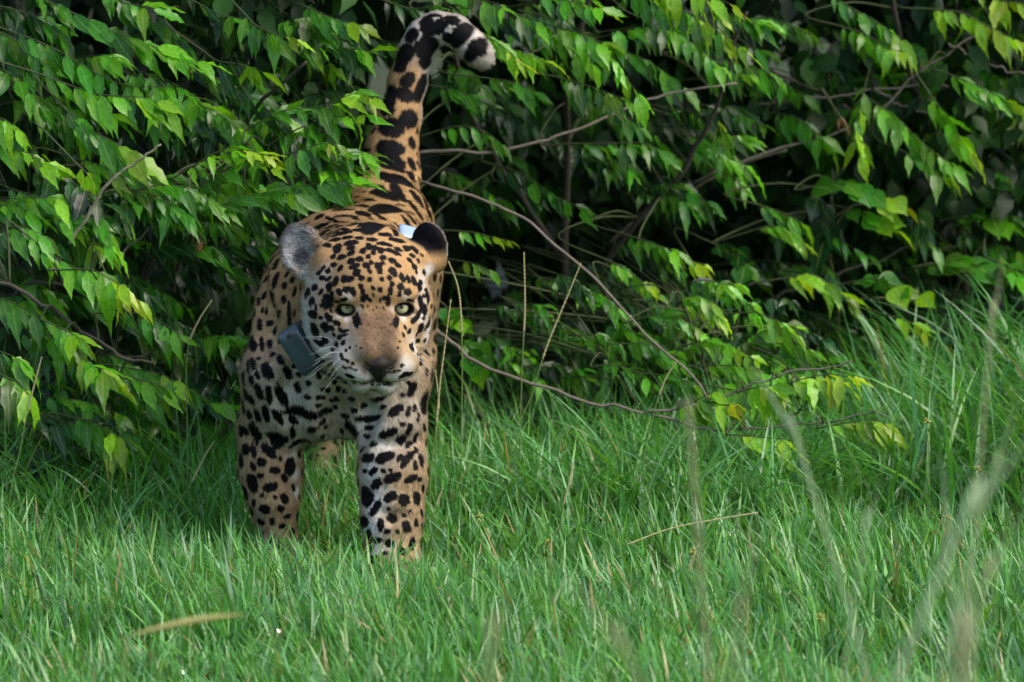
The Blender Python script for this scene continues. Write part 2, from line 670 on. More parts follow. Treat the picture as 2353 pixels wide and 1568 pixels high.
# ---- coat: spots traced from the photograph, laid on the skin as 3D ellipses
# (x, y, length, width, angle in degrees, clockwise) in crops of the photo
def crop(ox, oy, sc, rows):
    out = []
    for r in rows:
        r = list(r) + [0] * (5 - len(r)) if len(r) >= 4 else [r[0], r[1], r[2], r[2], 0]
        out.append(((ox + r[0] / sc) / 1.7408, (oy + r[1] / sc) / 1.7408, r[2] / sc / 1.7408, r[3] / sc / 1.7408, r[4]))
    return out


HEAD = crop(1050, 850, 1.96, [
 (505,250,70,35,20),(590,280,80,58,100),(565,215,90,28,-5),(660,200,90,26,-5),(700,240,115,40,-5),(690,280,70,30,-10),(770,200,70,26,5),(860,210,90,30,5),
 (940,175,60,28,0),(960,248,140,28,10),(1060,222,130,32,12),(985,172,70,30,10),(1130,285,70,40,30),(1060,290,70,28,10),(1170,335,60,28,20),(1195,290,80,30,50),
 (785,300,50,45),(825,270,60,38,90),(865,275,55,48,40),(865,315,40,38),(925,300,52,48),(990,300,90,28,8),(1050,325,80,28,15),(690,320,70,38,-25),
 (620,350,70,40,-10),(555,350,55,32,-35),(690,380,60,42,-20),(760,365,65,42,10),(825,350,40,35),(940,355,55,38,-10),(1015,378,60,42,20),(1060,410,60,35,15),
 (1155,380,50,30,25),(1190,430,50,35,40),(720,420,90,35,-20),(820,420,60,45,30),(840,455,50,30,50),(860,390,40,28,80),(915,420,60,48,80),(945,400,40,30),
 (915,465,50,40),(1025,470,80,52,60),(1095,515,80,40,65),(735,475,65,52,-20),(560,415,50,40),(605,440,60,28,-50),(515,460,50,38,-50),(440,480,60,25,-40),
 (480,430,40,25,-40),(465,520,45,38),(520,520,70,25,-30),(575,545,75,45,90),(640,525,60,55,70),(690,525,50,45),(780,515,50,38),(845,520,38,34),(930,520,34,30),
 (990,515,45,38,60),(1140,520,70,30,70),(1190,545,75,40,75),(1230,590,65,48,70),(410,590,50,48),(455,620,60,25,-60),(350,635,60,52,-40),(525,590,70,48,80),
 (600,625,60,45,60),(660,600,60,52),(705,610,50,38,80),(775,575,42,38),(790,620,45,38),(860,590,45,26,90),(905,605,38,18,90),(930,605,45,25,90),
 (1010,565,40,35,80),(1000,600,45,35,90),(1085,585,60,50,60),(1145,630,60,50),(1070,640,50,30,100),(780,680,60,38,80),(810,655,45,30,80),(835,690,42,24,80),
 (870,650,38,20,90),(920,680,34,20,90),(985,690,90,34,95),(955,680,40,25,90),(1000,635,50,30,90),(720,640,60,25,90),(385,700,65,48,-50),(490,720,95,68,-70),
 (505,660,60,48),(545,670,70,30,90),(550,730,40,30),(395,795,74,66),(420,750,60,20,90),(460,830,35,30),(550,770,50,30,70),(525,820,90,50,55),(580,875,70,38,30),
 (545,910,50,30,45),(490,905,90,58,60),(405,920,110,60,80),(600,985,40,35),(495,1005,60,44,20),(440,1030,90,38,20),(630,1025,50,28,-60),(655,1085,25,24),
 (580,1035,45,34,40),(550,1070,35,34),(610,930,50,26,30),(655,930,60,22,-20),(640,965,60,20,-15),(620,1130,60,26,60),(665,1165,40,24,30),(705,1180,30,22,10),(640,1210,40,18,20),
 (685,1220,45,20,10),(725,1232,40,18,5),(735,838,120,56,75),(1052,850,110,40,100),(1235,700,120,40,75),(1270,760,80,48,70),(1280,620,50,24,85),
 (1265,660,30,24),(1300,680,80,20,95),(1225,800,90,30,-65),(1190,850,70,38,-50),(1245,910,80,42,-60),(1265,835,30,24),(1295,870,70,28,-80),
 (1120,905,40,20,60),(1150,930,50,28,-50),(1215,1005,40,34),(1165,1060,50,34,40),(1190,770,45,28,-20),(1110,965,40,18,60),(1095,1195,40,22,-10),(1160,1270,40,30),
 (1110,1280,90,34,-25),(690,1288,70,26,15),(1060,1243,70,14,-5),(1010,1256,60,12,-5),(790,745,34,16,70),(830,730,26,12,80),(900,740,18,10,90),(950,745,22,12,80),
 (870,770,16,10,0),(640,690,60,26,-20),(1160,700,50,22,15),(590,700,50,16,10),(690,1060,18,16),(730,1050,16,12),(1010,880,14,10),(1080,1010,16,12),(1060,1070,14,12),(770,1060,18,12),(560,960,36,20,40),
 (905,1352,40,14,0),(860,1350,26,12),(950,1350,30,12),
 # throat and neck
 (195,1260,120,55,60),(250,1200,40,38),(290,1275,45,38),(560,1330,40,36),(640,1400,34,30),(470,1390,34,30),(480,1450,36,30),(540,1470,34,30),(210,800,220,34,86),(255,790,60,20,90),(290,740,70,22,85),
])
FLANK = crop(900, 700, 1.3067, [
 (250,395,60,22,-60),(270,465,70,22,-70),(245,440,55,22,-45),(228,505,40,18,-45),(222,545,44,18,-60),(265,550,95,24,-70),(310,578,40,28,88),(322,500,60,30,-50),(275,345,60,26,-62),
 (308,650,44,28,90),(248,640,64,24,85),(208,630,44,20,-70),(180,598,40,16,-60),(175,660,40,20,80),(150,730,54,28,80),(195,705,36,16,88),(218,715,40,16,88),(264,685,26,16),
 (180,785,70,26,85),(118,790,60,24,80),(235,778,40,28),(278,732,46,20,88),(262,812,38,22,85),(100,760,44,16,-75),(140,880,80,36,75),(193,885,80,24,86),(235,885,44,26,85),
 (110,890,80,18,82),(92,950,60,18,85),(145,985,66,32,75),(175,960,24,14),(218,1025,100,52,65),(250,945,34,24),(292,965,60,36,65),(120,1010,90,16,85),(138,1075,54,26,78),
 (170,1052,48,26,70),(98,1065,80,18,85),(178,1140,96,36,66),(228,1140,90,30,78),(112,1150,66,24,80),(136,1175,60,24,72),(98,1210,90,18,85),(215,1250,90,36,80),(172,1260,76,32,72),
 (128,1255,56,30,80),(88,1335,64,30,85),(112,1340,50,24,85),(160,1340,76,46,60),(108,1435,60,46,80),(152,1445,68,28,75),(192,1500,54,44,20),(82,1490,84,24,82),(145,1525,44,26,60),
 (270,385,40,20,-50),(312,440,30,20,-30),
])
LEGS = crop(900, 1500, 1.8444, [
 (540,90,90,48,70),(415,150,200,66,62),(325,150,140,42,85),(620,65,42,40),(605,160,46,42),(695,170,46,34),(760,120,42,38),(835,105,46,34,-60),(820,175,45,34),(810,235,40,34),
 (685,230,46,30),(440,275,40,24),(585,275,200,60,28),(300,285,140,42,85),(385,310,130,52,55),(500,330,90,52,50),(725,270,65,34,-20),(715,345,60,34,-40),(740,385,30,24),
 (885,300,60,38,10),(935,185,50,34),(950,265,45,38),(1025,225,50,38),(1130,180,110,34,-12),(1165,240,50,34,-10),(1070,325,220,50,-5),(1265,260,140,66,-38),(1380,110,130,50,-65),
 (1470,200,190,50,-80),(1350,65,35,32),(1310,150,35,28),(1355,275,90,34,-75),(1400,250,70,26,-78),(1425,320,80,22,-80),(935,400,150,48,50),(1070,390,75,38),(1055,455,55,38),
 (1090,510,50,45),(1205,435,150,56,-20),(1310,370,45,38),(1300,480,90,64,-50),(1360,400,90,42,-65),(1360,515,70,42,-45),(1405,460,90,28,-78),(1180,600,160,70,-25),(1050,610,90,70),
 (1355,610,130,55,-50),(1290,610,70,38,-50),(1400,670,70,36,80),(1445,630,90,36,85),(1415,560,50,24,85),(1165,715,40,34),(1220,705,30,24),(1085,710,80,38,-45),(1235,765,140,70,-25),
 (1030,705,40,28),(1115,805,100,66,-40),(1370,770,110,52,-25),(1440,775,45,32,85),(1045,900,140,100,60),(1220,900,110,70,-25),(1325,925,100,80,30),(1415,915,110,50,85),
 (1110,990,150,52,-55),(1235,1065,80,66,30),(1210,990,35,24),(1315,1035,35,24),(1360,1010,25,20),(1340,1120,95,62,70),(1410,1090,70,26,85),(1140,1105,110,50,80),(1020,1090,90,60,80),
 (1200,1155,50,34),(1265,1160,35,28),(1065,1200,120,38,80),(1225,1240,90,56,20),(1380,1250,100,42,-75),(1310,1300,70,55,20),(1085,1275,50,28,80),(1095,1360,90,64,10),(1250,1400,46,36),
 (1125,1225,70,38),(1180,1320,40,30),(1350,1390,40,30),
 (385,460,150,70,40),(500,430,80,38,85),(635,410,80,42,-25),(550,490,150,30,-20),(320,560,150,62,45),(410,620,45,24,80),(370,705,90,48,5),(485,680,140,76,90),(205,805,150,72,75),
 (265,740,50,38),(335,825,110,66,-15),(435,760,70,42,70),(145,870,120,50,75),(270,890,30,24),(375,910,30,26),(440,910,80,55,60),(290,990,80,72),(405,985,60,46,20),(460,1045,50,38),
 (265,1085,60,40,30),(430,1120,50,40),(205,675,70,38,65),(635,515,40,24),(600,590,30,24),(735,500,40,24),(660,540,40,24,-40),(725,545,30,22),(690,600,24,18),(640,640,30,20),
])
BACK = crop(1350, 0, 1.5686, [
 (560,165,125,84,80),(640,160,100,74,-60),(600,95,90,22),(720,120,90,55,20),(780,200,110,84,-30),(880,300,110,90,20),(465,225,90,64,-40),(560,300,150,110,-30),(555,385,86,64,90),
 (415,350,160,84,-60),(390,430,70,55),(440,500,100,76,-50),(525,560,180,54,-70),(420,600,110,84,30),(325,620,150,66,-75),(310,690,80,66),(455,750,110,96,60),(340,800,150,108,10),
 (465,900,70,38,70),(325,930,170,86,10),(340,1005,170,70,20),(470,1040,60,30,60),(395,1120,110,74,40),(290,1090,110,38,20),(180,945,50,24),(190,990,40,14),
])
SADDLE = crop(1100, 600, 3.3614, [
 (1480,600,260,150,35),(1440,520,110,70,60),(1650,590,260,130,65),(1500,780,300,190,20),(1960,570,120,45,45),(1915,660,260,64,58),(1870,760,200,54,60),(1960,880,200,44,66),(1830,880,240,60,62),
 (1780,990,220,54,66),(1700,1050,180,50,62),(1590,1060,220,54,58),(2060,1000,200,36,80),(2050,800,240,30,75),(1960,1120,150,34,75),(1200,850,210,80,10),(1390,860,220,70,42),(1340,1000,270,140,10),
 (1270,660,110,70,30),(1080,690,260,30,5),(930,640,200,30,-15),(1160,750,160,50,15),(930,800,300,38,-3),(950,880,320,32,2),(1080,910,110,60,50),(760,930,160,46,25),(860,960,220,24,8),
 (1050,1000,130,60,-25),(600,900,120,55,-15),(440,1000,150,75,-18),(290,990,180,46,-38),(610,1020,200,70,-38),(760,1010,180,30,-10),(640,1110,220,40,-30),(900,1060,240,36,5),(780,1110,220,34,-12),
 (900,1130,260,36,-12),(1150,1080,200,44,8),(1440,920,90,30,30),(2040,700,120,30,70),(1830,360,180,66,55),(1720,420,230,120,40),(1500,390,220,90,32),(1580,230,330,110,22),(1550,110,330,90,25),(1830,150,120,55,55),(1840,240,90,40,50),
 (2100,900,160,26,82),(1190,1000,120,60,-30),
])
BACK = [(a, b, c * 1.04, d * 1.04, e) for a, b, c, d, e in BACK]
TEMPLE = [(962, 600, 10, 6, 60), (975, 625, 12, 6, 70), (985, 650, 10, 5, 80), (966, 650, 12, 7, 75), (980, 680, 12, 6, 80), (990, 704, 10, 5, 85), (972, 708, 10, 6, 70), (986, 732, 11, 6, 80), (955, 575, 12, 6, 40),
          (970, 588, 10, 5, 50), (978, 755, 12, 7, -60), (990, 668, 9, 4, 85), (957, 625, 9, 6, 60), (975, 785, 10, 6, -50), (960, 815, 9, 6, -40), (948, 790, 9, 5, -50), (958, 770, 9, 5, -50),
          (1094, 114, 34, 60, 45), (1062, 78, 36, 60, 40), (1034, 90, 44, 20, 20), (985, 100, 40, 24, 70)]
SPOTS = HEAD + FLANK + LEGS + BACK + SADDLE + TEMPLE

vpx, vpy = project(JV)
view = unit(CAM - JV)
facing = (JN * view).sum(1)
order = np.arange(len(JV))
front = facing > 0.03
fi = order[front]
fx, fy, fd = vpx[front], vpy[front], JV[front, 1]
spot_c, spot_u, spot_v, spot_n, spot_ru, spot_rv = [], [], [], [], [], []
for j_, (sx, sy, sl, sw, ang) in enumerate(SPOTS):
    big = .95 if j_ < len(HEAD) else .93 if j_ < len(HEAD) + len(FLANK) + len(LEGS) else 1.0
    m = np.where((np.abs(fx - sx) < 7) & (np.abs(fy - sy) < 7))[0]
    if len(m) == 0:
        continue
    near = fd[m].min()
    m = m[fd[m] < near + .03]
    i = fi[m[np.argmin((fx[m] - sx) ** 2 + (fy[m] - sy) ** 2)]]
    c, n = JV[i], JN[i]
    a = math.radians(ang)
    mpp = .00085 * (15 + c[1]) / 15
    # picture-plane axes dropped on the skin along the sight line (stretch limited near the outline)
    w = unit(CAM - c)
    nw = max(n @ w, .20 if len(SPOTS) - len(TEMPLE) - len(SADDLE) <= j_ < len(SPOTS) - len(TEMPLE) else .38)
    ax = []
    for e in (_r * math.cos(a) - _u * math.sin(a), _r * math.sin(a) + _u * math.cos(a)):
        ax.append(e - w * (e @ n) / nw)
    u, v = ax
    spot_c.append(c)
    spot_n.append(n)
    spot_u.append(unit(u))
    vv = unit(v - unit(u) * (v @ unit(u)))
    spot_v.append(vv)
    spot_ru.append(.525 * big * sl * mpp * np.linalg.norm(u) + .0007)
    spot_rv.append(.0008 + .55 * big * sw * mpp * max(np.linalg.norm(v - unit(u) * (v @ unit(u))), .4))
spot_c = np.array(spot_c)
NTR = len(spot_c)

# spots on the sides the photograph does not show: rosettes and blotches scattered at even spacing
rng = np.random.RandomState(4)
hid = np.where(facing < 0.12)[0]
ros = []
cand = rng.permutation(hid)[:16000]
taken = [c for c in spot_c]
taken_r = [max(a, b) for a, b in zip(spot_ru, spot_rv)]
TK = np.array(taken)
TR = np.array(taken_r)
for i in cand:
    p = JV[i]
    leg = p[2] < .36 or p[2] > .72 or p[1] < -.12
    R = (.008 if p[1] < -.17 and p[2] > .38 else .016 if leg else .031) * (0.85 + .3 * rng.rand())
    dd = np.linalg.norm(TK - p, axis=1)
    if (dd < (TR + R) * (1.0 if not leg else 1.2) + .003).any():
        continue
    TK = np.vstack([TK, p])
    TR = np.append(TR, R)
    n = JN[i]
    t = unit(np.cross(n, [0, 0, 1.0]) + 1e-3)
    b = np.cross(n, t)
    if leg:
        ros.append((p, n, t, b, R * .9, R * .7))
    else:
        k = rng.randint(4, 6)
        a0 = rng.rand() * 6.28
        for q in range(k):
            a = a0 + q * 6.283 / k
            if rng.rand() < .1:
                continue
            rr = R * .74
            cc = p + rr * (t * math.cos(a) + b * math.sin(a))
            tt = -t * math.sin(a) + b * math.cos(a)
            ros.append((cc, n, tt, np.cross(n, tt), R * .46, R * .30))
# small spots in the gaps that remain in view
vis = np.where((facing >= .12) & ((JV[:, 1] > -.12) | (JV[:, 2] < .33)) & (JV[:, 2] < .80))[0]
for i in rng.permutation(vis)[:14000]:
    p = JV[i]
    R = rng.uniform(.0065, .0105)
    dd = np.linalg.norm(TK - p, axis=1)
    if (dd < TR * .85 + R + .0085).any():
        continue
    TK = np.vstack([TK, p])
    TR = np.append(TR, R)
    n = JN[i]
    g_ = np.array([0, .5, -.8])
    t = unit(g_ - n * (g_ @ n))
    ros.append((p, n, t, np.cross(n, t), R * 1.25, R * .8))
for p, n, t, b, ru, rv in ros:
    spot_n.append(n)
    spot_u.append(t)
    spot_v.append(b)
    spot_ru.append(ru)
    spot_rv.append(rv)
if ros:
    spot_c = np.vstack([spot_c, np.array([r[0] for r in ros])])

# pale areas: (px, py, radius px, weight)
PALE_PX = [(640, 900, 60, .5), (680, 930, 85, .9), (730, 880, 80, .75), (600, 900, 50, .3), (770, 930, 60, .5), (700, 985, 50, .6), (850, 960, 75, .75), (900, 935, 70, .5), (880, 1010, 60, .7), (920, 1000, 50, .3),
           (850, 1090, 34, .9), (855, 1150, 40, .9), (850, 1210, 34, .9), (862, 1270, 26, .7), (678, 1090, 14, 1.0), (672, 1050, 16, .9), (680, 1130, 12, 1.0),
           (770, 830, 60, .5), (735, 800, 50, .75), (710, 760, 44, .85), (705, 700, 40, .6), (745, 770, 40, .6), (720, 650, 36, .5), (985, 770, 26, .8), (975, 730, 22, .7), (958, 800, 30, .8),
           (930, 845, 26, .6), (838, 866, 27, 1.0), (905, 866, 25, 1.0), (855, 890, 30, 1.0), (882, 890, 30, 1.0), (815, 862, 20, .8), (925, 861, 18, .7), (868, 893, 60, 1.0), (800, 858, 18, .7),
           (797, 733, 8, .75), (778, 725, 7, .6), (818, 745, 9, .5), (800, 683, 12, .5), (928, 732, 8, .75), (912, 745, 7, .6), (950, 727, 7, .6), (935, 685, 11, .5), (826, 714, 9, .6), (900, 712, 8, .5),
           (965, 690, 30, .5), (740, 640, 30, .35), (715, 660, 24, .5), (970, 650, 26, .6), (985, 620, 14, .9), (720, 620, 22, .8), (700, 640, 18, .7)]
pale_c, pale_r, pale_w = [], [], []
for (sx, sy, r, w) in PALE_PX:
    m = np.where((np.abs(fx - sx) < 8) & (np.abs(fy - sy) < 8))[0]
    if len(m) == 0:
        continue
    m = m[fd[m] < fd[m].min() + .03]
    i = fi[m[np.argmin((fx[m] - sx) ** 2 + (fy[m] - sy) ** 2)]]
    pale_c.append(JV[i])
    pale_r.append(r * .00085)
    pale_w.append(w)

TAN = np.array([.385, .236, .106])
DUN = np.array([.335, .240, .138])
WHITE = np.array([.60, .59, .56])
BLACK = np.array([.006, .0055, .0065])


def local(P):
    d = P - HO
    return d @ HX, d @ HY, d @ HZ


def coat(P, Nn):
    """base colour of the fur at skin points"""
    n = len(P)
    lx, ly, lz = local(P)
    head = sm(np.sqrt((lx / .17) ** 2 + ((ly + .03) / .18) ** 2 + ((lz + .03) / .17) ** 2), 1.12, .95)
    top = sm(P[:, 2], .42, .62)
    col = DUN + (TAN - DUN) * np.maximum(top * .9, head * sm(lz, -.06, .02))[:, None]
    # belly and inside of the limbs are white
    under = sm(-Nn[:, 2], .25, .8) * (P[:, 2] < .45)
    w = under * .8
    for c, r, ww in zip(pale_c, pale_r, pale_w):
        d2 = ((P - c) ** 2).sum(1) / (r * r)
        w = np.maximum(w, ww * np.exp(-.8 * d2 ** 1.3))
    w = np.clip(w + .12 * noise3(P, 90, 3) * (w > .05), 0, 1)
    col = col + (WHITE - col) * w[:, None]
    # bridge of the nose is a dusty brown
    br = sm(np.abs(lx), .050, .026) * sm(ly, -.01, .045) * sm(lz + .35 * ly, -.046, -.024) * head
    col = col + (np.array([.120, .076, .047]) - col) * (br * .92)[:, None]
    speck = noise3(P, 900, 8) * noise3(P, 620, 9)
    col = col * (1 - .62 * br * sm(speck, .10, .45))[:, None] * (1 + .18 * br * noise3(P, 420, 15))[:, None]
    # hind legs and tail end
    tail = (P[:, 1] > .7) & (P[:, 2] > .93)
    tw = sm(P[:, 2], .90, 1.0) * (P[:, 1] > .7)
    tw = np.maximum(tw, (P[:, 1] > .7) * (P[:, 2] > .8) * sm(P[:, 0], -.20, -.17))
    col = col + (np.array([.56, .52, .46]) - col) * (tw * .95)[:, None]
    col = col * (1 + .10 * noise3(P, 60, 5) + .06 * noise3(P, 260, 6))[:, None]
    # spots
    mask = np.zeros(n)
    wob = .13 * noise3(P, 420, 1) + .10 * noise3(P, 1000, 2)
    # bucket points for speed
    cell = .05
    key = np.floor(P / cell).astype(int)
    kmin = key.min(0)
    key -= kmin
    dim = key.max(0) + 1
    flat = (key[:, 0] * dim[1] + key[:, 1]) * dim[2] + key[:, 2]
    srt = np.argsort(flat, kind='stable')
    fs = flat[srt]
    for j in range(len(spot_c)):
        c = spot_c[j]
        R = max(spot_ru[j], spot_rv[j]) * 1.35
        k0 = np.maximum(np.floor((c - R) / cell).astype(int) - kmin, 0)
        k1 = np.minimum(np.floor((c + R) / cell).astype(int) - kmin, dim - 1)
        for a in range(k0[0], k1[0] + 1):
            for b in range(k0[1], k1[1] + 1):
                lo = np.searchsorted(fs, (a * dim[1] + b) * dim[2] + k0[2])
                hi = np.searchsorted(fs, (a * dim[1] + b) * dim[2] + k1[2], side='right')
                if hi <= lo:
                    continue
                ii = srt[lo:hi]
                d = P[ii] - c
                q = (np.abs(d @ spot_u[j] / spot_ru[j]) ** 2.3 + np.abs(d @ spot_v[j] / spot_rv[j]) ** 2.3) ** (1 / 2.3)
                q = np.maximum(q, np.abs(d @ spot_n[j]) / (1.3 * max(spot_ru[j], spot_rv[j])))
                q = q + wob[ii] * min(1.0, .012 / max(spot_rv[j], .003))
                mask[ii] = np.maximum(mask[ii], sm(q, 1.10, .92))
    # ears: black behind, pale fur inside, the hollow's shade painted in its middle
    for s in (-1, 1):
        c, R, nn = EARS[s]
        d = P - c
        e = np.sqrt((d @ R[:, 0] / .047) ** 2 + (d @ R[:, 1] / .032) ** 2 + (d @ R[:, 2] / .060) ** 2)
        ine = sm(e, 1.12, .98) * sm(d @ R[:, 2], -.045, -.02)
        inner = sm((Nn @ nn), -.15, .25)
        back = ine * (1 - inner)
        mask = mask * (1 - ine * inner) * (1 - .0 * back)
        greyw = .5 + .5 * noise3(P, 120, 12)
        icol = np.array([.40, .39, .38]) + (np.array([.03, .026, .026]) - np.array([.40, .39, .38])) * np.maximum(sm(greyw, .45, .9) * .55, .85 * sm(np.linalg.norm(d - R[:, 0] * .006 + R[:, 2] * .010, axis=1), .030, .008))[:, None]
        rim = sm(e, .74, .92) * sm(d @ R[:, 2], -.02, .02)
        icol = icol + (np.array([.06, .045, .035]) - icol) * (rim * .9)[:, None]
        if s < 0:
            tw_ = sm(-(d @ R[:, 0]), .010, .030) * sm(d @ R[:, 2], .035, .0)
            icol = icol + (np.array([.26, .17, .09]) - icol) * (tw_ * .8)[:, None]
        col = col + (icol - col) * (ine * inner)[:, None]
        mask = np.maximum(mask, back * sm(d @ R[:, 2], -.030, -.005))
    # dark lids, tear line, lips
    for s in (-1, 1):
        c, R, _ = EYES[s]
        d = P - c
        e = np.sqrt((d @ R[:, 0] / .0185) ** 2 + (d @ R[:, 1] / .03) ** 2 + (d @ R[:, 2] / .0122) ** 2)
        mask = np.maximum(mask * (1 - sm(e, 1.75, 1.25) * .6), sm(e, 1.40, 1.22))
    q = np.full(n, 9.0)
    for pts in CUT:
        for a, b in zip(pts[:-1], pts[1:]):
            ab = b - a
            t = np.clip((P - a) @ ab / (ab @ ab), 0, 1)
            q = np.minimum(q, np.linalg.norm(P - a - t[:, None] * ab, axis=1))
    mask = np.maximum(mask, sm(q, .0072, .0042) * .97)
    return col, np.clip(mask, 0, 1), head, w


jc, jm, jh, jw = coat(JV, JN)
skin = jc * (1 - jm[:, None]) + BLACK * jm[:, None]

# soil-dark undersides of nothing else: the coat is the only colour on the skin
m_skin, nt, out = new_mat("coat_skin")
a = nt.nodes.new("ShaderNodeAttribute")
a.attribute_name = "col"
p = N(nt, "ShaderNodeBsdfPrincipled", **{"Roughness": .7, "Specular IOR Level": .08})
nt.links.new(a.outputs["Color"], p.inputs["Base Color"])
nt.links.new(p.outputs[0], out.inputs["Surface"])
m_fur, nt, out = new_mat("coat_fur")
a = nt.nodes.new("ShaderNodeAttribute")
a.attribute_name = "col"
g = nt.nodes.new("ShaderNodeAttribute")
g.attribute_name = "nrm"
p = N(nt, "ShaderNodeBsdfPrincipled", **{"Roughness": .55, "Specular IOR Level": .10})
nt.links.new(a.outputs["Color"], p.inputs["Base Color"])
nt.links.new(g.outputs["Vector"], p.inputs["Normal"])
nt.links.new(p.outputs[0], out.inputs["Surface"])

jag = empty("jaguar", (-.30, .35, 0))
JO = np.array([-.30, .35, 0])
tag(jag, "spotted golden jaguar walking out of the bushes through grass with raised tail", "jaguar")
bm_ = make_mesh("jaguar_body", JV - JO, JF)
add_color(bm_, "col", skin)
body = link("body", bm_, m_skin, jag)


def hair(name, root, dirs, length, col, nrm, rad, parent, off, seg=4, curl=None):
    n = len(root)
    cu = bpy.data.hair_curves.new(name)
    cu.add_curves([seg] * n)
    t = np.linspace(0, 1, seg)
    pts = root[:, None, :] + dirs[:, None, :] * (length[:, None] * t[None, :])[:, :, None]
    if curl is not None:
        pts = pts + curl[:, None, :] * (length[:, None] * (t ** 2)[None, :])[:, :, None]
    pts = (pts - off).astype(np.float32)
    cu.attributes["position"].data.foreach_set("vector", pts.ravel())
    ra = cu.attributes.get("radius") or cu.attributes.new("radius", 'FLOAT', 'POINT')
    ra.data.foreach_set("value", (rad[:, None] * (1 - .8 * t)[None, :]).astype(np.float32).ravel())
    cc = np.ones((n, seg, 4), np.float32)
    cc[:, :, :3] = col[:, None, :] * (0.92 + .16 * t)[None, :, None]
    ca = cu.attributes.new("col", 'FLOAT_COLOR', 'POINT')
    ca.data.foreach_set("color", cc.ravel())
    na = cu.attributes.new("nrm", 'FLOAT_VECTOR', 'POINT')
    na.data.foreach_set("vector", np.repeat(nrm[:, None, :], seg, 1).astype(np.float32).ravel())
    cu.materials.append(m_fur)
    o = bpy.data.objects.new(name, cu)
    COL.objects.link(o)
    o.parent = parent
    return o


# ---- fur
rng = np.random.RandomState(11)
fc = JV[JF].mean(1)
fn = JN[JF[:, 0]]
wgt = np.where((fn * unit(CAM - fc)).sum(1) > -.15, 1.0, .22)
lx, ly, lz = local(fc)
hd = (np.abs(lx) < .17) & (np.abs(ly + .02) < .19) & (np.abs(lz + .02) < .17)
wgt = wgt * np.where(hd, 2.0, 1.0)
NF = 330000
pick = rng.choice(len(JF), NF, p=wgt / wgt.sum())
b0 = rng.rand(NF, 1)
b1 = rng.rand(NF, 1)
q = JV[JF[pick]]
root = (q[:, 0] * (1 - b0) + q[:, 1] * b0) * (1 - b1) + (q[:, 3] * (1 - b0) + q[:, 2] * b0) * b1
nr_ = BF.normals(root)
lx, ly, lz = local(root)
keep = np.ones(NF, bool)
for s in (-1, 1):
    c, R, bc = EYES[s]
    d = root - c
    keep &= np.sqrt((d @ R[:, 0] / .0225) ** 2 + (d @ R[:, 1] / .03) ** 2 + (d @ R[:, 2] / .0150) ** 2) > 1.06
keep &= ~((np.abs(lx) < .032 - .45 * np.clip(-lz - .055, 0, .05)) & (ly > .092) & (lz < -.026) & (lz > -.094))
root, nr_, lx, ly, lz = root[keep], nr_[keep], lx[keep], ly[keep], lz[keep]
NF = len(root)
head_ = sm(np.sqrt((lx / .17) ** 2 + ((ly + .03) / .18) ** 2 + ((lz + .03) / .17) ** 2), 1.12, .95)
hd = head_
g = np.tile(np.array([0, .75, -.65]), (NF, 1))
leg = sm(root[:, 2], .40, .25)[:, None]
g = g * (1 - leg) + np.array([0, .15, -1.0]) * leg
tl = (root[:, 1] > .7) & (root[:, 2] > .70)
tp = np.array([at(*p[:3]) for p in TAIL])
if tl.any():
    r = root[tl]
    j = np.argmin(((r[:, None, :] - tp[None]) ** 2).sum(2), 1)
    tdir = unit(np.gradient(tp, axis=0))
    g[tl] = tdir[j]
hdir = unit(np.stack([lx * 1.3, ly - .16, (lz + .055) * 1.0], 1))
hw = (hd > .4)
hv = hdir[:, :1] * HX + hdir[:, 1:2] * HY + hdir[:, 2:] * HZ
g[hw] = hv[hw]
g = unit(g + .22 * rng.normal(size=g.shape))
tang = unit(g - nr_ * (g * nr_).sum(1, keepdims=True))
ln = np.full(NF, .0100)
ln = np.where(root[:, 2] < .36, .0090, ln)
ln = np.where(tl, .0105, ln)
hl_len = .0050 + .0045 * sm(np.abs(lx), .07, .125) + .006 * sm(-lz, .10, .14)
hl_len = hl_len * np.where((np.abs(lx) < .045) & (ly > .0), .85, 1)
ln = np.where(hw, hl_len, ln)
chest = (root[:, 1] < .12) & (root[:, 2] > .25) & (root[:, 2] < .46) & (~hw)
ln = np.where(chest, .0115, ln)
lift = np.full(NF, .50)
for s in (-1, 1):
    c, R, nn = EARS[s]
    d = root - c
    e = np.sqrt((d @ R[:, 0] / .047) ** 2 + (d @ R[:, 1] / .032) ** 2 + (d @ R[:, 2] / .060) ** 2)
    ine = e < 1.05
    inn = ine & (nr_ @ nn > .1)
    ln = np.where(ine, .006, ln)
    ln = np.where(inn, .014 if s < 0 else .006, ln)
    earin = inn if s < 0 else earin
    v = unit(R[:, 2] * .5 + R[:, 0] * .55 + .35 * rng.normal(size=(NF, 3)))
    tang = np.where(inn[:, None], unit(v - nr_ * (v * nr_).sum(1, keepdims=True)), tang)
    lift = np.where(inn, .5, lift)
tip = np.linalg.norm(root - tp[-1], axis=1) < .06
ln = np.where(tip, .013, ln)
ln = ln * (0.7 + .6 * rng.rand(NF))
dirs = unit(tang + nr_ * (lift + .12 * rng.normal(size=NF))[:, None])
mid = root + dirs * (ln * .55)[:, None]
cc, mk, _, _ = coat(mid - nr_ * ((mid - root) * nr_).sum(1, keepdims=True), nr_)
fcol = cc * (1 - mk[:, None]) + BLACK * mk[:, None]
along = (root * tang).sum(1, keepdims=True) * tang
streak = noise3(root - .82 * along, 900, 41) + .7 * noise3(root - .85 * along, 1700, 42)
fcol = fcol * np.clip(1 + .24 * streak, .45, 1.7)[:, None]
fcol = np.where(earin[:, None], fcol * np.exp(.55 * rng.normal(size=(NF, 1)) + .35 * streak[:, None]), fcol)
fcol = np.clip(fcol * (1 + .22 * rng.normal(size=(NF, 1))), .004, .85)
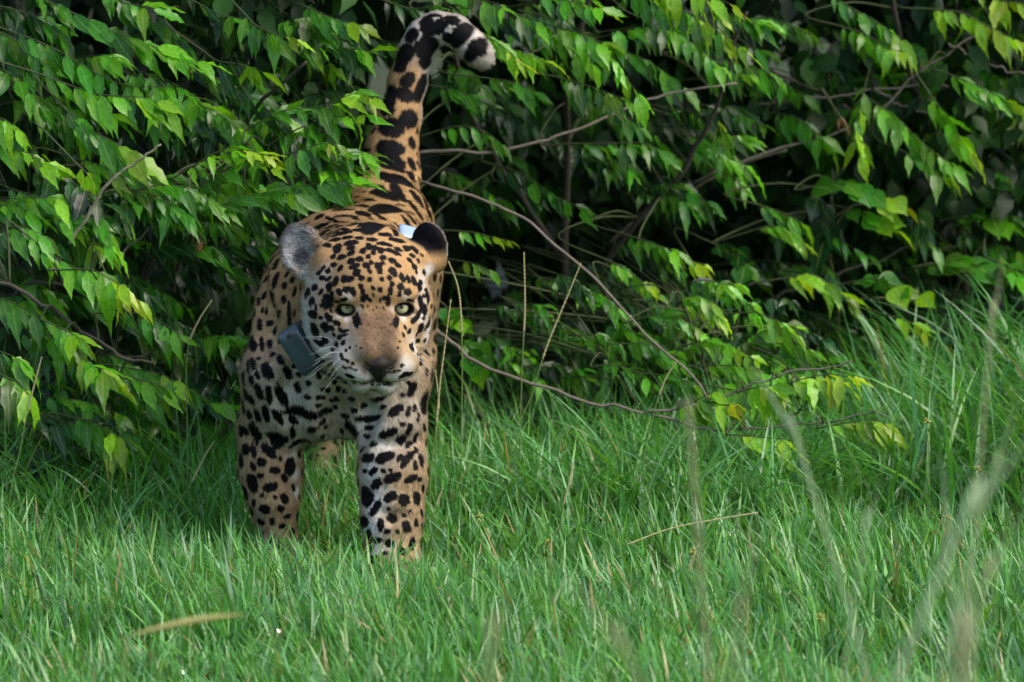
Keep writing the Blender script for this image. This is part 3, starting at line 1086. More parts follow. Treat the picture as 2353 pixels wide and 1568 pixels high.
nn_ = unit(nr_ + .30 * dirs + .18 * streak[:, None] * np.cross(nr_, tang) + .10 * rng.normal(size=dirs.shape))
fur = hair("fur", root - nr_ * .001, dirs, ln, fcol, nn_, np.full(NF, .00045), body, JO, curl=-.22 * nr_)
fur["kind"] = "stuff"

# ---- eyes
m_eye, nt, out = new_mat("amber_eye")
L = nt.links
tc = nt.nodes.new("ShaderNodeTexCoord")
sp = nt.nodes.new("ShaderNodeSeparateXYZ")
L.new(tc.outputs["Object"], sp.inputs[0])
cmb = nt.nodes.new("ShaderNodeCombineXYZ")
L.new(sp.outputs[0], cmb.inputs[0])
L.new(sp.outputs[2], cmb.inputs[1])
ln_ = nt.nodes.new("ShaderNodeVectorMath")
ln_.operation = 'LENGTH'
L.new(cmb.outputs[0], ln_.inputs[0])
rm = nt.nodes.new("ShaderNodeValToRGB")
mr = N(nt, "ShaderNodeMapRange", **{"From Min": 0.0, "From Max": 0.0175})
L.new(ln_.outputs["Value"], mr.inputs["Value"])
L.new(mr.outputs[0], rm.inputs[0])
el = rm.color_ramp.elements
el[0].position, el[0].color = 0.0, (.004, .004, .004, 1)
el[1].position, el[1].color = 1.0, (.02, .015, .012, 1)
for pos, c in ((.20, (.004, .004, .004, 1)), (.24, (.36, .33, .14, 1)), (.45, (.66, .62, .36, 1)), (.70, (.50, .48, .25, 1)), (.79, (.02, .018, .012, 1)), (.88, (.04, .03, .025, 1))):
    e = el.new(pos)
    e.color = c
nz = N(nt, "ShaderNodeTexNoise", **{"Scale": 420.0, "Detail": 2.0})
L.new(tc.outputs["Object"], nz.inputs["Vector"])
mrn = N(nt, "ShaderNodeMapRange", **{"From Min": .3, "From Max": .7, "To Min": .75, "To Max": 1.2})
L.new(nz.outputs["Fac"], mrn.inputs["Value"])
mm = nt.nodes.new("ShaderNodeMix")
mm.data_type = 'RGBA'
mm.blend_type = 'MULTIPLY'
mm.inputs[0].default_value = 1
L.new(rm.outputs[0], mm.inputs[6])
L.new(mrn.outputs[0], mm.inputs[7])
p = N(nt, "ShaderNodeBsdfPrincipled", **{"Roughness": .25, "Coat Weight": 1.0, "Coat Roughness": .03})
L.new(mm.outputs[2], p.inputs["Base Color"])
L.new(p.outputs[0], out.inputs["Surface"])


def uv_sphere(r, nu=28, nv=18):
    V, F = [], []
    for j in range(nv + 1):
        th = math.pi * j / nv
        for i in range(nu):
            ph = 2 * math.pi * i / nu
            V.append((r * math.sin(th) * math.cos(ph), r * math.cos(th), r * math.sin(th) * math.sin(ph)))
    for j in range(nv):
        for i in range(nu):
            k = (i + 1) % nu
            F.append((j * nu + i, j * nu + k, (j + 1) * nu + k, (j + 1) * nu + i))
    return np.array(V), np.array(F, np.int32)


ev, ef = uv_sphere(.0190)
eye_me = make_mesh("eye", ev, ef)
for s in (-1, 1):
    c, R, bc = EYES[s]
    gaze = frame(unit(CAM - bc))
    o = link("eye", eye_me, m_eye, jag)
    M = Matrix.Identity(4)
    for i in range(3):
        for j in range(3):
            M[i][j] = gaze[i, j]
        M[i][3] = bc[i] - JO[i]
    o.matrix_local = M

# ---- nose leather
lo = hl(0, .10, -.06) - .065
NFd = Field(lo, lo + .13, .0014)
NFd.ell(hl(0, .096, -.040), (.037, .015, .0150), HR, k=0)
for s in (-1, 1):
    NFd.ell(hl(s * .0225, .101, -.050), (.0160, .0145, .0130), HR, k=.010)
    NFd.cone(hl(s * .017, .107, -.058), hl(0, .114, -.074), .0100, .0080, k=.010)
NFd.cone(hl(0, .108, -.052), hl(0, .1150, -.082), .014, .0050, k=.010)
for s in (-1, 1):
    NFd.ell(hl(s * .0205, .1170, -.0580), (.0090, .009, .0042), frame(HY, HZ, -s * .5), k=.004, cut=True)
    NFd.ell(hl(s * .0290, .1080, -.0510), (.0060, .010, .0036), frame(HY, HZ, -s * .7), k=.004, cut=True)
NFd.cone(hl(0, .1235, -.062), hl(0, .1210, -.092), .0018, .0016, k=.003, cut=True)
nv_, nf_ = NFd.mesh()
nv_ = lap_smooth(nv_, nf_, 2)
m_nose, nt, out = new_mat("nose_leather")
a = nt.nodes.new("ShaderNodeAttribute")
a.attribute_name = "col"
nz = N(nt, "ShaderNodeTexNoise", **{"Scale": 420.0, "Detail": 3.0})
tc = nt.nodes.new("ShaderNodeTexCoord")
nt.links.new(tc.outputs["Object"], nz.inputs["Vector"])
bp = N(nt, "ShaderNodeBump", **{"Strength": .4, "Distance": .001})
nt.links.new(nz.outputs["Fac"], bp.inputs["Height"])
p = N(nt, "ShaderNodeBsdfPrincipled", **{"Roughness": .5, "Specular IOR Level": .25})
nt.links.new(a.outputs["Color"], p.inputs["Base Color"])
nt.links.new(bp.outputs[0], p.inputs["Normal"])
nt.links.new(p.outputs[0], out.inputs["Surface"])
nme = make_mesh("nose", nv_ - JO, nf_)
_, ly_, lz_ = local(nv_)
lower = sm(-lz_, .046, .062)[:, None]
add_color(nme, "col", np.array([.026, .020, .018]) * (1 - lower) + np.array([.008, .006, .006]) * lower)
link("nose", nme, m_nose, jag)

# ---- whiskers, brow hairs
m_whisk = simple_mat("whisker_white", (.80, .78, .74), rough=.4, noise=.05)
rng = np.random.RandomState(5)
for s in (-1, 1):
    for r_ in range(3):
        for c_ in range(4 if s < 0 else 3):
            x, y, z = .050 + .008 * c_ * .5, .082 - .013 * c_, -.062 - .0115 * r_
            a = hl(s * x, y, z)
            Lw = (.045 + .03 * rng.rand() + .008 * c_) * (1 if s < 0 else .75)
            d = unit(HX * s * (1.0) + HY * (.35 - .25 * c_) + HZ * (.15 - .22 * r_) + .10 * rng.normal(size=3))
            pts = [a, a + d * Lw * .45 + np.array([0, 0, .006]), a + d * Lw + np.array([0, 0, -.012 - .010 * rng.rand()])]
            V, F = tube(smooth_path(pts, 8) - JO, np.linspace(.00034, .00013, 8), 4)
            link("whisker", make_mesh("whisker", V, F), m_whisk, jag)

# ------------------------------------------------------------------ tracking collar
def rounded_box(c, R, half, rad=.008, n=4):
    """box with rounded edges; R columns = axes"""
    V, F = uv_sphere(1.0, 32, 20)
    core = np.asarray(half) - rad
    big = V / np.abs(V).max(1, keepdims=True)
    p_ = big * np.asarray(half)
    bx = np.clip(p_, -core, core)
    W = bx + unit(p_ - bx) * rad
    return c + W @ R.T, F


collar = empty("tracking_collar", at(800, 860, -.16))
CO = np.array(collar.location)
tag(collar, "dark tracking collar with slate box worn round the jaguar's neck", "collar")
m_band = simple_mat("collar_band", (.028, .028, .026), rough=.6, noise=.2, bump=.2)
m_box = simple_mat("collar_box", (.034, .056, .072), rough=.30, noise=.15, scale=30, coat=.35)
m_unit = simple_mat("collar_unit", (.26, .36, .48), rough=.22, noise=.06, scale=30, coat=.4)
bc_ = at(694, 801, -.165)
uc_ = at(940, 547, -.02)
pts = [bc_, at(716, 700, -.10), at(770, 600, -.03), at(850, 548, .0), uc_ + np.array([0, 0, -.004]), at(955, 620, -.03), at(950, 720, -.09), at(900, 820, -.15), at(800, 868, -.185), at(735, 850, -.185), bc_]
path = smooth_path(pts, 64)
axis = unit(at(795, 640, .10) - hl(0, -.13, -.02))
cen = path.mean(0)
rad_ = unit(path - cen)
V = []
for pnt, r_ in zip(path, rad_):
    r_ = unit(r_ - axis * (r_ @ axis))
    for ax_, rr in ((-.019, -.0025), (.019, -.0025), (.019, .0025), (-.019, .0025)):
        V.append(pnt + axis * ax_ + r_ * rr)
V = np.array(V) - CO
F = []
for i in range(len(path) - 1):
    for j in range(4):
        k = (j + 1) % 4
        F.append((i * 4 + j, i * 4 + k, i * 4 + 4 + k, i * 4 + 4 + j))
link("band", make_mesh("band", V, np.array(F, np.int32), smooth=False), m_band, collar)
fx_ = unit(at(729, 850, -.17) - at(672, 766, -.165))
fy_ = unit(np.cross(fx_, unit(np.array([-.45, -1, .25]))))
Rb = np.stack([fx_, fy_, np.cross(fx_, fy_)], 1)
V, F = rounded_box(bc_ + np.array([0, -.014, 0]), Rb, (.050, .027, .020), .012)
link("battery_box", make_mesh("battery_box", V - CO, F), m_box, collar)
for e_ in (-.036, .036):
    V, F = tube([bc_ + np.array([0, -.014, 0]) + fx_ * e_ - Rb[:, 2] * .018, bc_ + np.array([0, -.014, 0]) + fx_ * e_ - Rb[:, 2] * .0225], [.0045, .0040], 8)
    link("bolt", make_mesh("bolt", V - CO, F), m_band, collar)
    V, F = tube([bc_ + np.array([0, -.014, 0]) + fx_ * e_ + Rb[:, 2] * .018, bc_ + np.array([0, -.014, 0]) + fx_ * e_ + Rb[:, 2] * .0225], [.0045, .0040], 8)
    link("bolt", make_mesh("bolt", V - CO, F), m_band, collar)
fx_ = unit(np.array([.9, .2, -.25]))
fy_ = unit(np.cross(fx_, unit(np.array([.2, -.6, .8]))))
Rb = np.stack([fx_, fy_, np.cross(fx_, fy_)], 1)
V, F = rounded_box(uc_ + np.array([0.004, -.01, .004]), Rb, (.027, .019, .012), .005)
link("transmitter", make_mesh("transmitter", V - CO, F), m_unit, collar)
# ------------------------------------------------------------------ leaves
def leaf_shape(seed, rows=8, wide=.20, wave=.020, tooth=.06, curl=.16, fold=.20, cols=2):
    """leaf of length 1 along +y, face +z; columns across, wavy toothed edge"""
    r = np.random.RandomState(seed)
    t = np.linspace(0, 1, rows + 1)
    w = np.sin(np.pi * np.clip(t, 0, 1) ** .78) ** .80
    w = w * (1 - .62 * sm(t, .48, .92))
    w[0], w[-1] = .03, .015
    w = w / w.max()
    V, UV = [], []
    for i, ti in enumerate(t):
        for j in range(-cols, cols + 1):
            u = j / cols
            edge = abs(u) > .9
            ww = wide * w[i] * (1 + (tooth * (1 if (i + (j > 0)) % 2 else -1) if edge and 0 < i < rows else 0))
            x = u * ww
            z = fold * abs(x) - curl * ti ** 2 * .9
            if edge and 0 < i < rows:
                z += wave * math.sin(i * 2.4 + (1.3 if j > 0 else 0) + seed)
            V.append((x + .02 * math.sin(3 * ti + seed), ti * (1 - .10 * curl * ti), z))
            UV.append((u, ti, 0))
    n = 2 * cols + 1
    F = [(i * n + j, i * n + j + 1, (i + 1) * n + j + 1, (i + 1) * n + j) for i in range(rows) for j in range(n - 1)]
    return np.array(V), np.array(F, np.int32), np.array(UV)


def leaf_mesh(name, seed, **kw):
    V, F, UV = leaf_shape(seed, **kw)
    me = make_mesh(name, V, F)
    a = me.attributes.new("leafuv", 'FLOAT_VECTOR', 'POINT')
    a.data.foreach_set("vector", UV.astype(np.float32).ravel())
    return me


m_leaf = plant_material("leaf_gloss", 'object', rough=.27, trans=.42, spec=.45, veins=True, bump=.05)
m_leafmass = plant_material("leaf_mass", 'attribute', rough=.45, trans=.25, spec=.25)
m_bark = simple_mat("bark", (.150, .130, .105), rough=.85, spec=.2, noise=.45, scale=70.0, bump=.5)
m_limb = simple_mat("shaded_bark", (.060, .052, .042), rough=.9, spec=.15, noise=.4, scale=60.0, bump=.5)  # darker copy of the bark, shade of the bushes put into its colour
m_twig = simple_mat("green_twig", (.045, .060, .022), rough=.7, spec=.3, noise=.35, scale=60.0)
LEAF = [leaf_mesh("leaf", i, rows=8, cols=1, wide=.135 + .022 * (i % 3), curl=.04 + .17 * (i % 4), wave=.022 + .014 * (i % 2)) for i in range(8)]
ROUND = [leaf_mesh("round_leaf", 20 + i, rows=8, cols=1, wide=.34 + .05 * i, curl=.10 + .08 * i, wave=.012, tooth=.01) for i in range(3)]
for me in LEAF + ROUND:
    me.materials.append(m_leaf)

GREENS = {  # base colours of leaves by age; dark also carries painted inner shade
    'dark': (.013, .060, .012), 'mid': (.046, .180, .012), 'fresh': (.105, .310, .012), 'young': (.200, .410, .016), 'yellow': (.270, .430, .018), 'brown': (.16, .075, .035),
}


def leaf_frame(d, nrm):
    d = unit(d)
    n = unit(nrm - d * (nrm @ d))
    x = np.cross(d, n)
    return np.stack([x, d, n], 1)


rngL = np.random.RandomState(77)


def shade_of(tone, var=.28):
    c = np.array(GREENS[tone]) * (1 + var * rngL.normal())
    c = c * (1 + .12 * rngL.normal(size=3))
    return np.clip(c, .006, .5)


class Shrub:
    def __init__(self, label, cat, base, group=None, name="leafy_shrub"):
        self.o = empty(name, base)
        self.base = np.array(base, float)
        tag(self.o, label, cat, group)
        self.limbs = []
        self.count = 0
        self.mass = []
        self.loose = False
        self.scale = 1.0

    def limb(self, pts, r0, r1, n=24, mat=None, pale=False):
        P = smooth_path(pts, n)
        jit = np.cumsum(rngL.normal(size=P.shape) * .0035, 0)
        P = P + jit - jit[0] - np.linspace(0, 1, n)[:, None] * (jit[-1] - jit[0])
        V, F = tube(P - self.base, np.linspace(r0, r1, n), 7)
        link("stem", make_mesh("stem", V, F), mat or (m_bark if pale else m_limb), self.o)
        self.limbs.append(P)
        return P

    def spray(self, pts, n, size, tone, tip=None, hang=.8, spread=.45, shape=LEAF, face=(0, -.62, .80), whorl=3, attach=True, r=.0015, lay='spray'):
        """one leafy branch: pts are 3D points of its leafy length, first is nearest the stem"""
        P = smooth_path(pts, 26)
        path = P
        if attach and self.limbs:
            A = np.concatenate([l[4:] for l in self.limbs])
            d = np.linalg.norm((A - P[0]) * np.array([1, .6, 1]), axis=1)
            a = A[np.argmin(d)]
            t0 = unit(P[2] - P[0])
            gap = np.linalg.norm(P[0] - a)
            pre = P[0] - t0 * min(.45 * gap, .14)
            mid = .5 * (a + pre) + np.array([0, 0, .02])
            path = np.vstack([smooth_path([a, mid, pre, P[0]], 14)[:-1], P])
        rr = np.linspace(r * 1.7, r * .45, len(path)) * (.6 if self.loose else 1)
        V, F = tube(path - self.base, rr, 5)
        br = link("branch", make_mesh("branch", V, F), m_twig, self.o)
        T = unit(np.gradient(P, axis=0))
        seglen = np.concatenate([[0], np.cumsum(np.linalg.norm(np.diff(P, axis=0), axis=1))])
        side0 = unit(np.cross(T.mean(0), [0, 0, 1.0]) + 1e-6)
        s = 1
        bias = rngL.normal(size=3) * np.array([.30, .15, .15])
        hang = hang * rngL.uniform(.45, 1.15)
        ahead = rngL.uniform(.45, 1.05)
        spread = spread * rngL.uniform(.8, 1.7)
        tip = tip or tone
        n = int(round(n * 1.75))
        size = size * .90 * self.scale
        for k in range(n):
            t = np.clip((k + .5 + .45 * rngL.normal()) / n, .01, .99)
            q = t * seglen[-1]
            i = min(np.searchsorted(seglen, q), len(P) - 1)
            c = P[i]
            tang = T[i]
            last = k >= n - whorl
            sd = side0 * s
            s = -s
            fan = (rngL.rand() - .5) * (1.6 if last else .5)
            d = unit(tang * (ahead + .25 * last) + sd * spread * (1 + .3 * rngL.normal()) + np.array([0, 0, -1]) * hang * (.8 + .4 * rngL.rand()) * (.65 if last else 1) + side0 * fan * .5 + .20 * rngL.normal(size=3))
            nrm = unit(np.array(face) + bias + .30 * rngL.normal(size=3) + .45 * sd)
            L = size * (.62 + .62 * rngL.rand()) * (1 - .25 * (t > .8) * rngL.rand()) * (.8 if k == 0 else 1)
            R = leaf_frame(d, nrm)
            tn = tip if (last or (t > .6 and rngL.rand() < .55)) else tone
            self._leaf(br, c, R, L, shade_of(tn), shape)
        return br

    def _leaf(self, br, c, R, L, col, shape):
        if self.count >= 298 or self.loose:
            self.mass.append((c + R[:, 1] * L * .04, R, L, col, shape is ROUND))
            return
        o = bpy.data.objects.new("leaf", shape[rngL.randint(len(shape))])
        COL.objects.link(o)
        o.parent = br
        M = Matrix.Identity(4)
        p = c - self.base + R[:, 1] * L * .04
        for i in range(3):
            for j in range(3):
                M[i][j] = R[i, j] * L
            M[i][3] = p[i]
        o.matrix_local = M
        o.color = (*col, 1)
        self.count += 1


    def finish(self):
        """leaves past the first 300 joined in one part"""
        if not self.mass:
            return
        Vs, Fs, Cs, Us, off = [], [], [], [], 0
        for q, (c, R, L, col, rnd) in enumerate(self.mass):
            v, f, u = (ROUNDV if rnd else LEAFV)[q % 3]
            Vs.append(c - self.base + L * (v @ R.T))
            Fs.append(f + off)
            Cs.append(np.tile(col, (len(v), 1)))
            Us.append(u)
            off += len(v)
        me = make_mesh("foliage", np.concatenate(Vs), np.concatenate(Fs))
        add_color(me, "col", np.concatenate(Cs))
        a = me.attributes.new("leafuv", 'FLOAT_VECTOR', 'POINT')
        a.data.foreach_set("vector", np.concatenate(Us).astype(np.float32).ravel())
        o = link("foliage", me, m_leafgroup, self.o)
        o["kind"] = "stuff"


m_leafgroup = plant_material("leaf_gloss_joined", 'attribute', rough=.27, trans=.42, spec=.45, veins=True, bump=.05)
LEAFV = [leaf_shape(i, rows=8, cols=1, wide=.135 + .022 * (i % 3), curl=.04 + .17 * (i % 4), wave=.03) for i in (1, 2, 3)]
ROUNDV = [leaf_shape(20 + i, rows=8, cols=1, wide=.34 + .05 * i, curl=.10 + .08 * i, wave=.012, tooth=.01) for i in range(3)]
LOWLEAF = [leaf_shape(40 + i, rows=4, cols=1, wide=.19 + .03 * i, tooth=0, wave=.02, curl=.12 + .06 * i) for i in range(4)]


def leaf_mass(C, D, Nn, L, col):
    """many leaves as one mesh (arrays: base points, directions, normals, lengths, colours)"""
    n = len(C)
    kind = np.arange(n) % len(LOWLEAF)
    D = unit(D)
    Nn = unit(Nn - D * (Nn * D).sum(1, keepdims=True))
    X = np.cross(D, Nn)
    Vs, Fs, Cs = [], [], []
    off = 0
    for k, (v, f, _) in enumerate(LOWLEAF):
        m = kind == k
        if not m.any():
            continue
        W = C[m][:, None, :] + L[m][:, None, None] * (v[None, :, 0:1] * X[m][:, None, :] + v[None, :, 1:2] * D[m][:, None, :] + v[None, :, 2:3] * Nn[m][:, None, :])
        nn = len(v)
        Vs.append(W.reshape(-1, 3))
        Fs.append((f[None] + (off + nn * np.arange(m.sum()))[:, None, None]).reshape(-1, 4))
        Cs.append(np.repeat(col[m], nn, 0))
        off += nn * m.sum()
    return np.concatenate(Vs), np.concatenate(Fs).astype(np.int32), np.concatenate(Cs)


def scatter_mass(name, rng, n, region, dens, size, cols, parent=None, base=np.zeros(3), hang=.8, face=(0, -.7, .7)):
    """leaves in clusters: region() draws points; dens(points) is the chance to keep one"""
    P = region(n)
    P = P[rng.rand(len(P)) < dens(P)]
    m = len(P)
    d = rng.normal(size=(m, 3)) * .45 + np.array([0, -.15, -1]) * hang
    nn = np.array(face) + .45 * rng.normal(size=(m, 3))
    L = size * (.7 + .6 * rng.rand(m))
    c = np.array(cols)[rng.randint(len(cols), size=m)] * (1 + .22 * rng.normal(size=(m, 1)))
    V, F, C = leaf_mass(P - base, d, nn, L, np.clip(c, .004, .4))
    me = make_mesh(name, V, F)
    add_color(me, "col", C)
    o = link(name, me, m_leafmass, parent)
    o["kind"] = "stuff"
    return o, m


# ------------------------------------------------------------------ thicket behind (too many leaves to count)
rngU = np.random.RandomState(9)


def front_y(x, z):
    """how near the face of the thicket comes, by place"""
    left = sm(x, .15, -.45)
    return 2.3 - .95 * left - .25 * z + .18 * np.sin(x * 3.1 + 1) + .15 * np.sin(z * 4.3 + x * 2)


def thicket_region(n):
    x = rngU.uniform(-4.2, 4.2, n)
    z = rngU.uniform(.03, 3.0, n) ** 1.0
    y = front_y(x, z) + rngU.exponential(.55, n)
    return np.stack([x, y, z], 1)


def thicket_dens(P):
    h = noise3(P * np.array([1, .5, 1]), 6.5, 31) + .6 * noise3(P * np.array([1, .5, 1]), 13, 32)
    return .05 + .95 * sm(h, -.25, .45)


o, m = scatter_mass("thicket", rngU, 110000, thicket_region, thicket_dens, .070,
                    [(.009, .033, .007), (.012, .044, .007), (.022, .078, .009), (.008, .026, .008)])  # leaf greens lowered so the colour carries the thicket's inner shade
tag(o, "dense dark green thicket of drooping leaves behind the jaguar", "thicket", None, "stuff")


def deep_region(n):
    x = rngU.uniform(-6.5, 6.5, n)
    z = rngU.uniform(.0, 3.6, n)
    y = 3.0 + rngU.uniform(0, 2.2, n)
    return np.stack([x, y, z], 1)


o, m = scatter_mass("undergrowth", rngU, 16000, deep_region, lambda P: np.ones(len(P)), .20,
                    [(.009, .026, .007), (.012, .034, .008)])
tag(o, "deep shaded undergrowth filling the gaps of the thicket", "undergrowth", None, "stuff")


def shade_canopy_region(n):
    x = rngU.uniform(-5, 5, n)
    y = rngU.uniform(1.7, 5.0, n)
    z = 2.3 + rngU.uniform(0, 1.2, n)
    return np.stack([x, y, z], 1)


o, m = scatter_mass("unseen_shade_canopy", rngU, 16000, shade_canopy_region, lambda P: np.ones(len(P)), .17,  # out of view, added to keep skylight off the thicket
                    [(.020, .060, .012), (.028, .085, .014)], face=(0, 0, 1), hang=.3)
tag(o, "unseen leafy canopy added over the thicket to block skylight", "foliage", None, "stuff")

# ------------------------------------------------------------------ shrubs with leaves one can pick apart
G_SHRUB = "shrubs at the edge of the thicket"


def px3(path, y0, y1):
    """sprays read from the photo: pixels along a branch, depth from y0 to y1"""
    n = len(path)
    return [at(p[0], p[1], y0 + (y1 - y0) * i / max(n - 1, 1)) for i, p in enumerate(path)]


def fill(S, poly, n, y, nl, size, tones, lean=(60, 30)):
    """more sprays of the same kind inside a photo rectangle"""
    x0, y0, x1, y1 = poly
    S.loose = True
    for _ in range(int(n * 2.6)):
        cx, cy = rngL.uniform(x0, x1), rngL.uniform(y0, y1)
        sx = lean[0] * (.6 + .9 * rngL.rand())
        sy = lean[1] * (rngL.rand() * 2.0 - .3)
        Y = y[0] + (y[1] - y[0]) * rngL.rand()
        tone = tones[rngL.randint(len(tones))]
        tip = {'dark': 'mid', 'mid': 'fresh', 'fresh': 'young', 'young': 'young'}[tone]
        S.spray(px3([(cx - sx, cy - sy), (cx, cy - sy * .1 - 8), (cx + sx, cy + sy)], Y + .06, Y - .04), nl, size, tone, tip if rngL.rand() < .6 else tone)
    S.loose = False


# A: tall shrub whose sprays droop over the upper left
A = Shrub("tall shrub with long drooping sprays of toothed leaves beside the raised tail", "shrub", (-1.15, 1.35, 0), G_SHRUB)
A.limb([(-1.15, 1.35, 0), (-1.12, 1.2, .5), (-1.05, 1.0, .95), (-.9, .85, 1.3)], .007, .003)
A.limb([(-1.14, 1.3, .3), (-.9, 1.15, .7), (-.7, 1.0, 1.0), (-.5, .95, 1.25)], .009, .003)
A.limb([(-1.14, 1.3, .2), (-1.3, 1.0, .7), (-1.25, .8, 1.1)], .009, .003)
for path, y0, y1, n, L, tone, tip in [
    ([(60, -20), (190, 40), (320, 95), (455, 140)], .72, .58, 17, .092, 'mid', 'fresh'),
    ([(20, 70), (120, 110), (270, 190), (400, 200)], .70, .60, 15, .092, 'mid', 'fresh'),
    ([(90, 170), (220, 215), (330, 225), (395, 250)], .64, .56, 11, .095, 'fresh', 'young'),
    ([(-20, 10), (60, 30), (150, 80)], .75, .7, 9, .085, 'dark', 'mid'),
    ([(-30, 60), (40, 95), (110, 150)], .7, .66, 9, .085, 'mid', 'mid'),
    ([(150, 250), (190, 290), (250, 320), (300, 350)], .62, .55, 9, .115, 'mid', 'young'),
    ([(-20, 150), (30, 175), (90, 240)], .7, .62, 8, .095, 'mid', 'mid'),
    ([(230, -30), (270, 0), (350, 20)], .72, .66, 7, .085, 'mid', 'fresh'),
    ([(440, 0), (500, 30), (560, 45)], .8, .74, 7, .085, 'dark', 'mid'),
    ([(560, 30), (590, 60), (640, 80), (680, 90)], .70, .60, 7, .082, 'mid', 'young'),
    ([(470, 120), (500, 140), (560, 150), (600, 165)], .74, .68, 7, .090, 'dark', 'fresh'),
    ([(690, 10), (760, 40), (840, 60)], .95, .85, 8, .080, 'mid', 'young'),
    ([(700, 90), (790, 110), (860, 120)], 1.0, .95, 8, .080, 'dark', 'fresh'),
    ([(880, 0), (950, 20), (1030, 5)], 1.15, 1.1, 7, .080, 'dark', 'mid'),
]:
    A.spray(px3(path, y0, y1), n, L, tone, tip)
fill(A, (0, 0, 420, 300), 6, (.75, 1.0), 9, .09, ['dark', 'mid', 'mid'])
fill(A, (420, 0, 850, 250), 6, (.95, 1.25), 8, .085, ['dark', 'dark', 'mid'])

# B: shrub reaching over the rump
B_ = Shrub("shrub whose bright fresh sprays reach over the jaguar's rump", "shrub", (-.80, 1.55, 0), G_SHRUB)
B_.limb([(-.80, 1.55, 0), (-.80, 1.3, .35), (-.72, 1.0, .6), (-.55, .7, .78)], .010, .003)
B_.limb([(-.80, 1.5, .1), (-.7, 1.2, .5), (-.55, .9, .8), (-.42, .72, .95)], .009, .003)
B_.limb([(-.82, 1.5, .1), (-.95, 1.2, .4), (-1.0, .9, .65)], .007, .003)
for path, y0, y1, n, L, tone, tip in [
    ([(590, 285), (650, 255), (735, 245), (815, 215), (852, 228)], .72, .60, 13, .088, 'mid', 'young'),
    ([(640, 320), (700, 290), (770, 270), (842, 265)], .70, .60, 11, .088, 'mid', 'fresh'),
    ([(430, 390), (500, 350), (560, 345), (620, 360)], .66, .58, 10, .070, 'fresh', 'yellow'),
    ([(470, 420), (540, 380), (590, 370), (640, 385)], .64, .58, 8, .080, 'mid', 'young'),
    ([(640, 360), (690, 345), (740, 330), (775, 330)], .62, .55, 8, .070, 'mid', 'young'),
    ([(620, 440), (700, 410), (760, 385), (825, 385)], .64, .56, 11, .085, 'fresh', 'fresh'),
    ([(560, 470), (640, 440), (710, 425), (810, 412)], .62, .54, 14, .085, 'mid', 'fresh'),
    ([(490, 480), (560, 455), (630, 440), (680, 448)], .58, .50, 10, .090, 'mid', 'fresh'),
    ([(300, 440), (380, 425), (450, 440), (520, 480)], .62, .54, 11, .082, 'mid', 'fresh'),
    ([(240, 420), (320, 440), (390, 470), (440, 500)], .60, .54, 10, .080, 'mid', 'mid'),
    ([(700, 400), (760, 370), (810, 350), (850, 356)], .62, .55, 9, .085, 'mid', 'fresh'),
    ([(430, 580), (480, 575), (540, 565), (625, 570)], .70, .62, 9, .092, 'dark', 'mid'),
    ([(180, 380), (200, 400), (215, 430)], .56, .54, 4, .085, 'young', 'young'),
]:
    B_.spray(px3(path, y0, y1), n, L, tone, tip, hang=.7)
B_.spray(px3([(455, 520), (460, 545), (468, 560)], .58, .56), 3, .055, 'brown', 'brown', hang=1.2)
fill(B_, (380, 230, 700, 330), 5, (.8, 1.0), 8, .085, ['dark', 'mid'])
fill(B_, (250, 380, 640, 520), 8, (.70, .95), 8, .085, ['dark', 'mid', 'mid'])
fill(B_, (400, 500, 620, 640), 4, (.85, 1.05), 7, .09, ['dark', 'dark'])

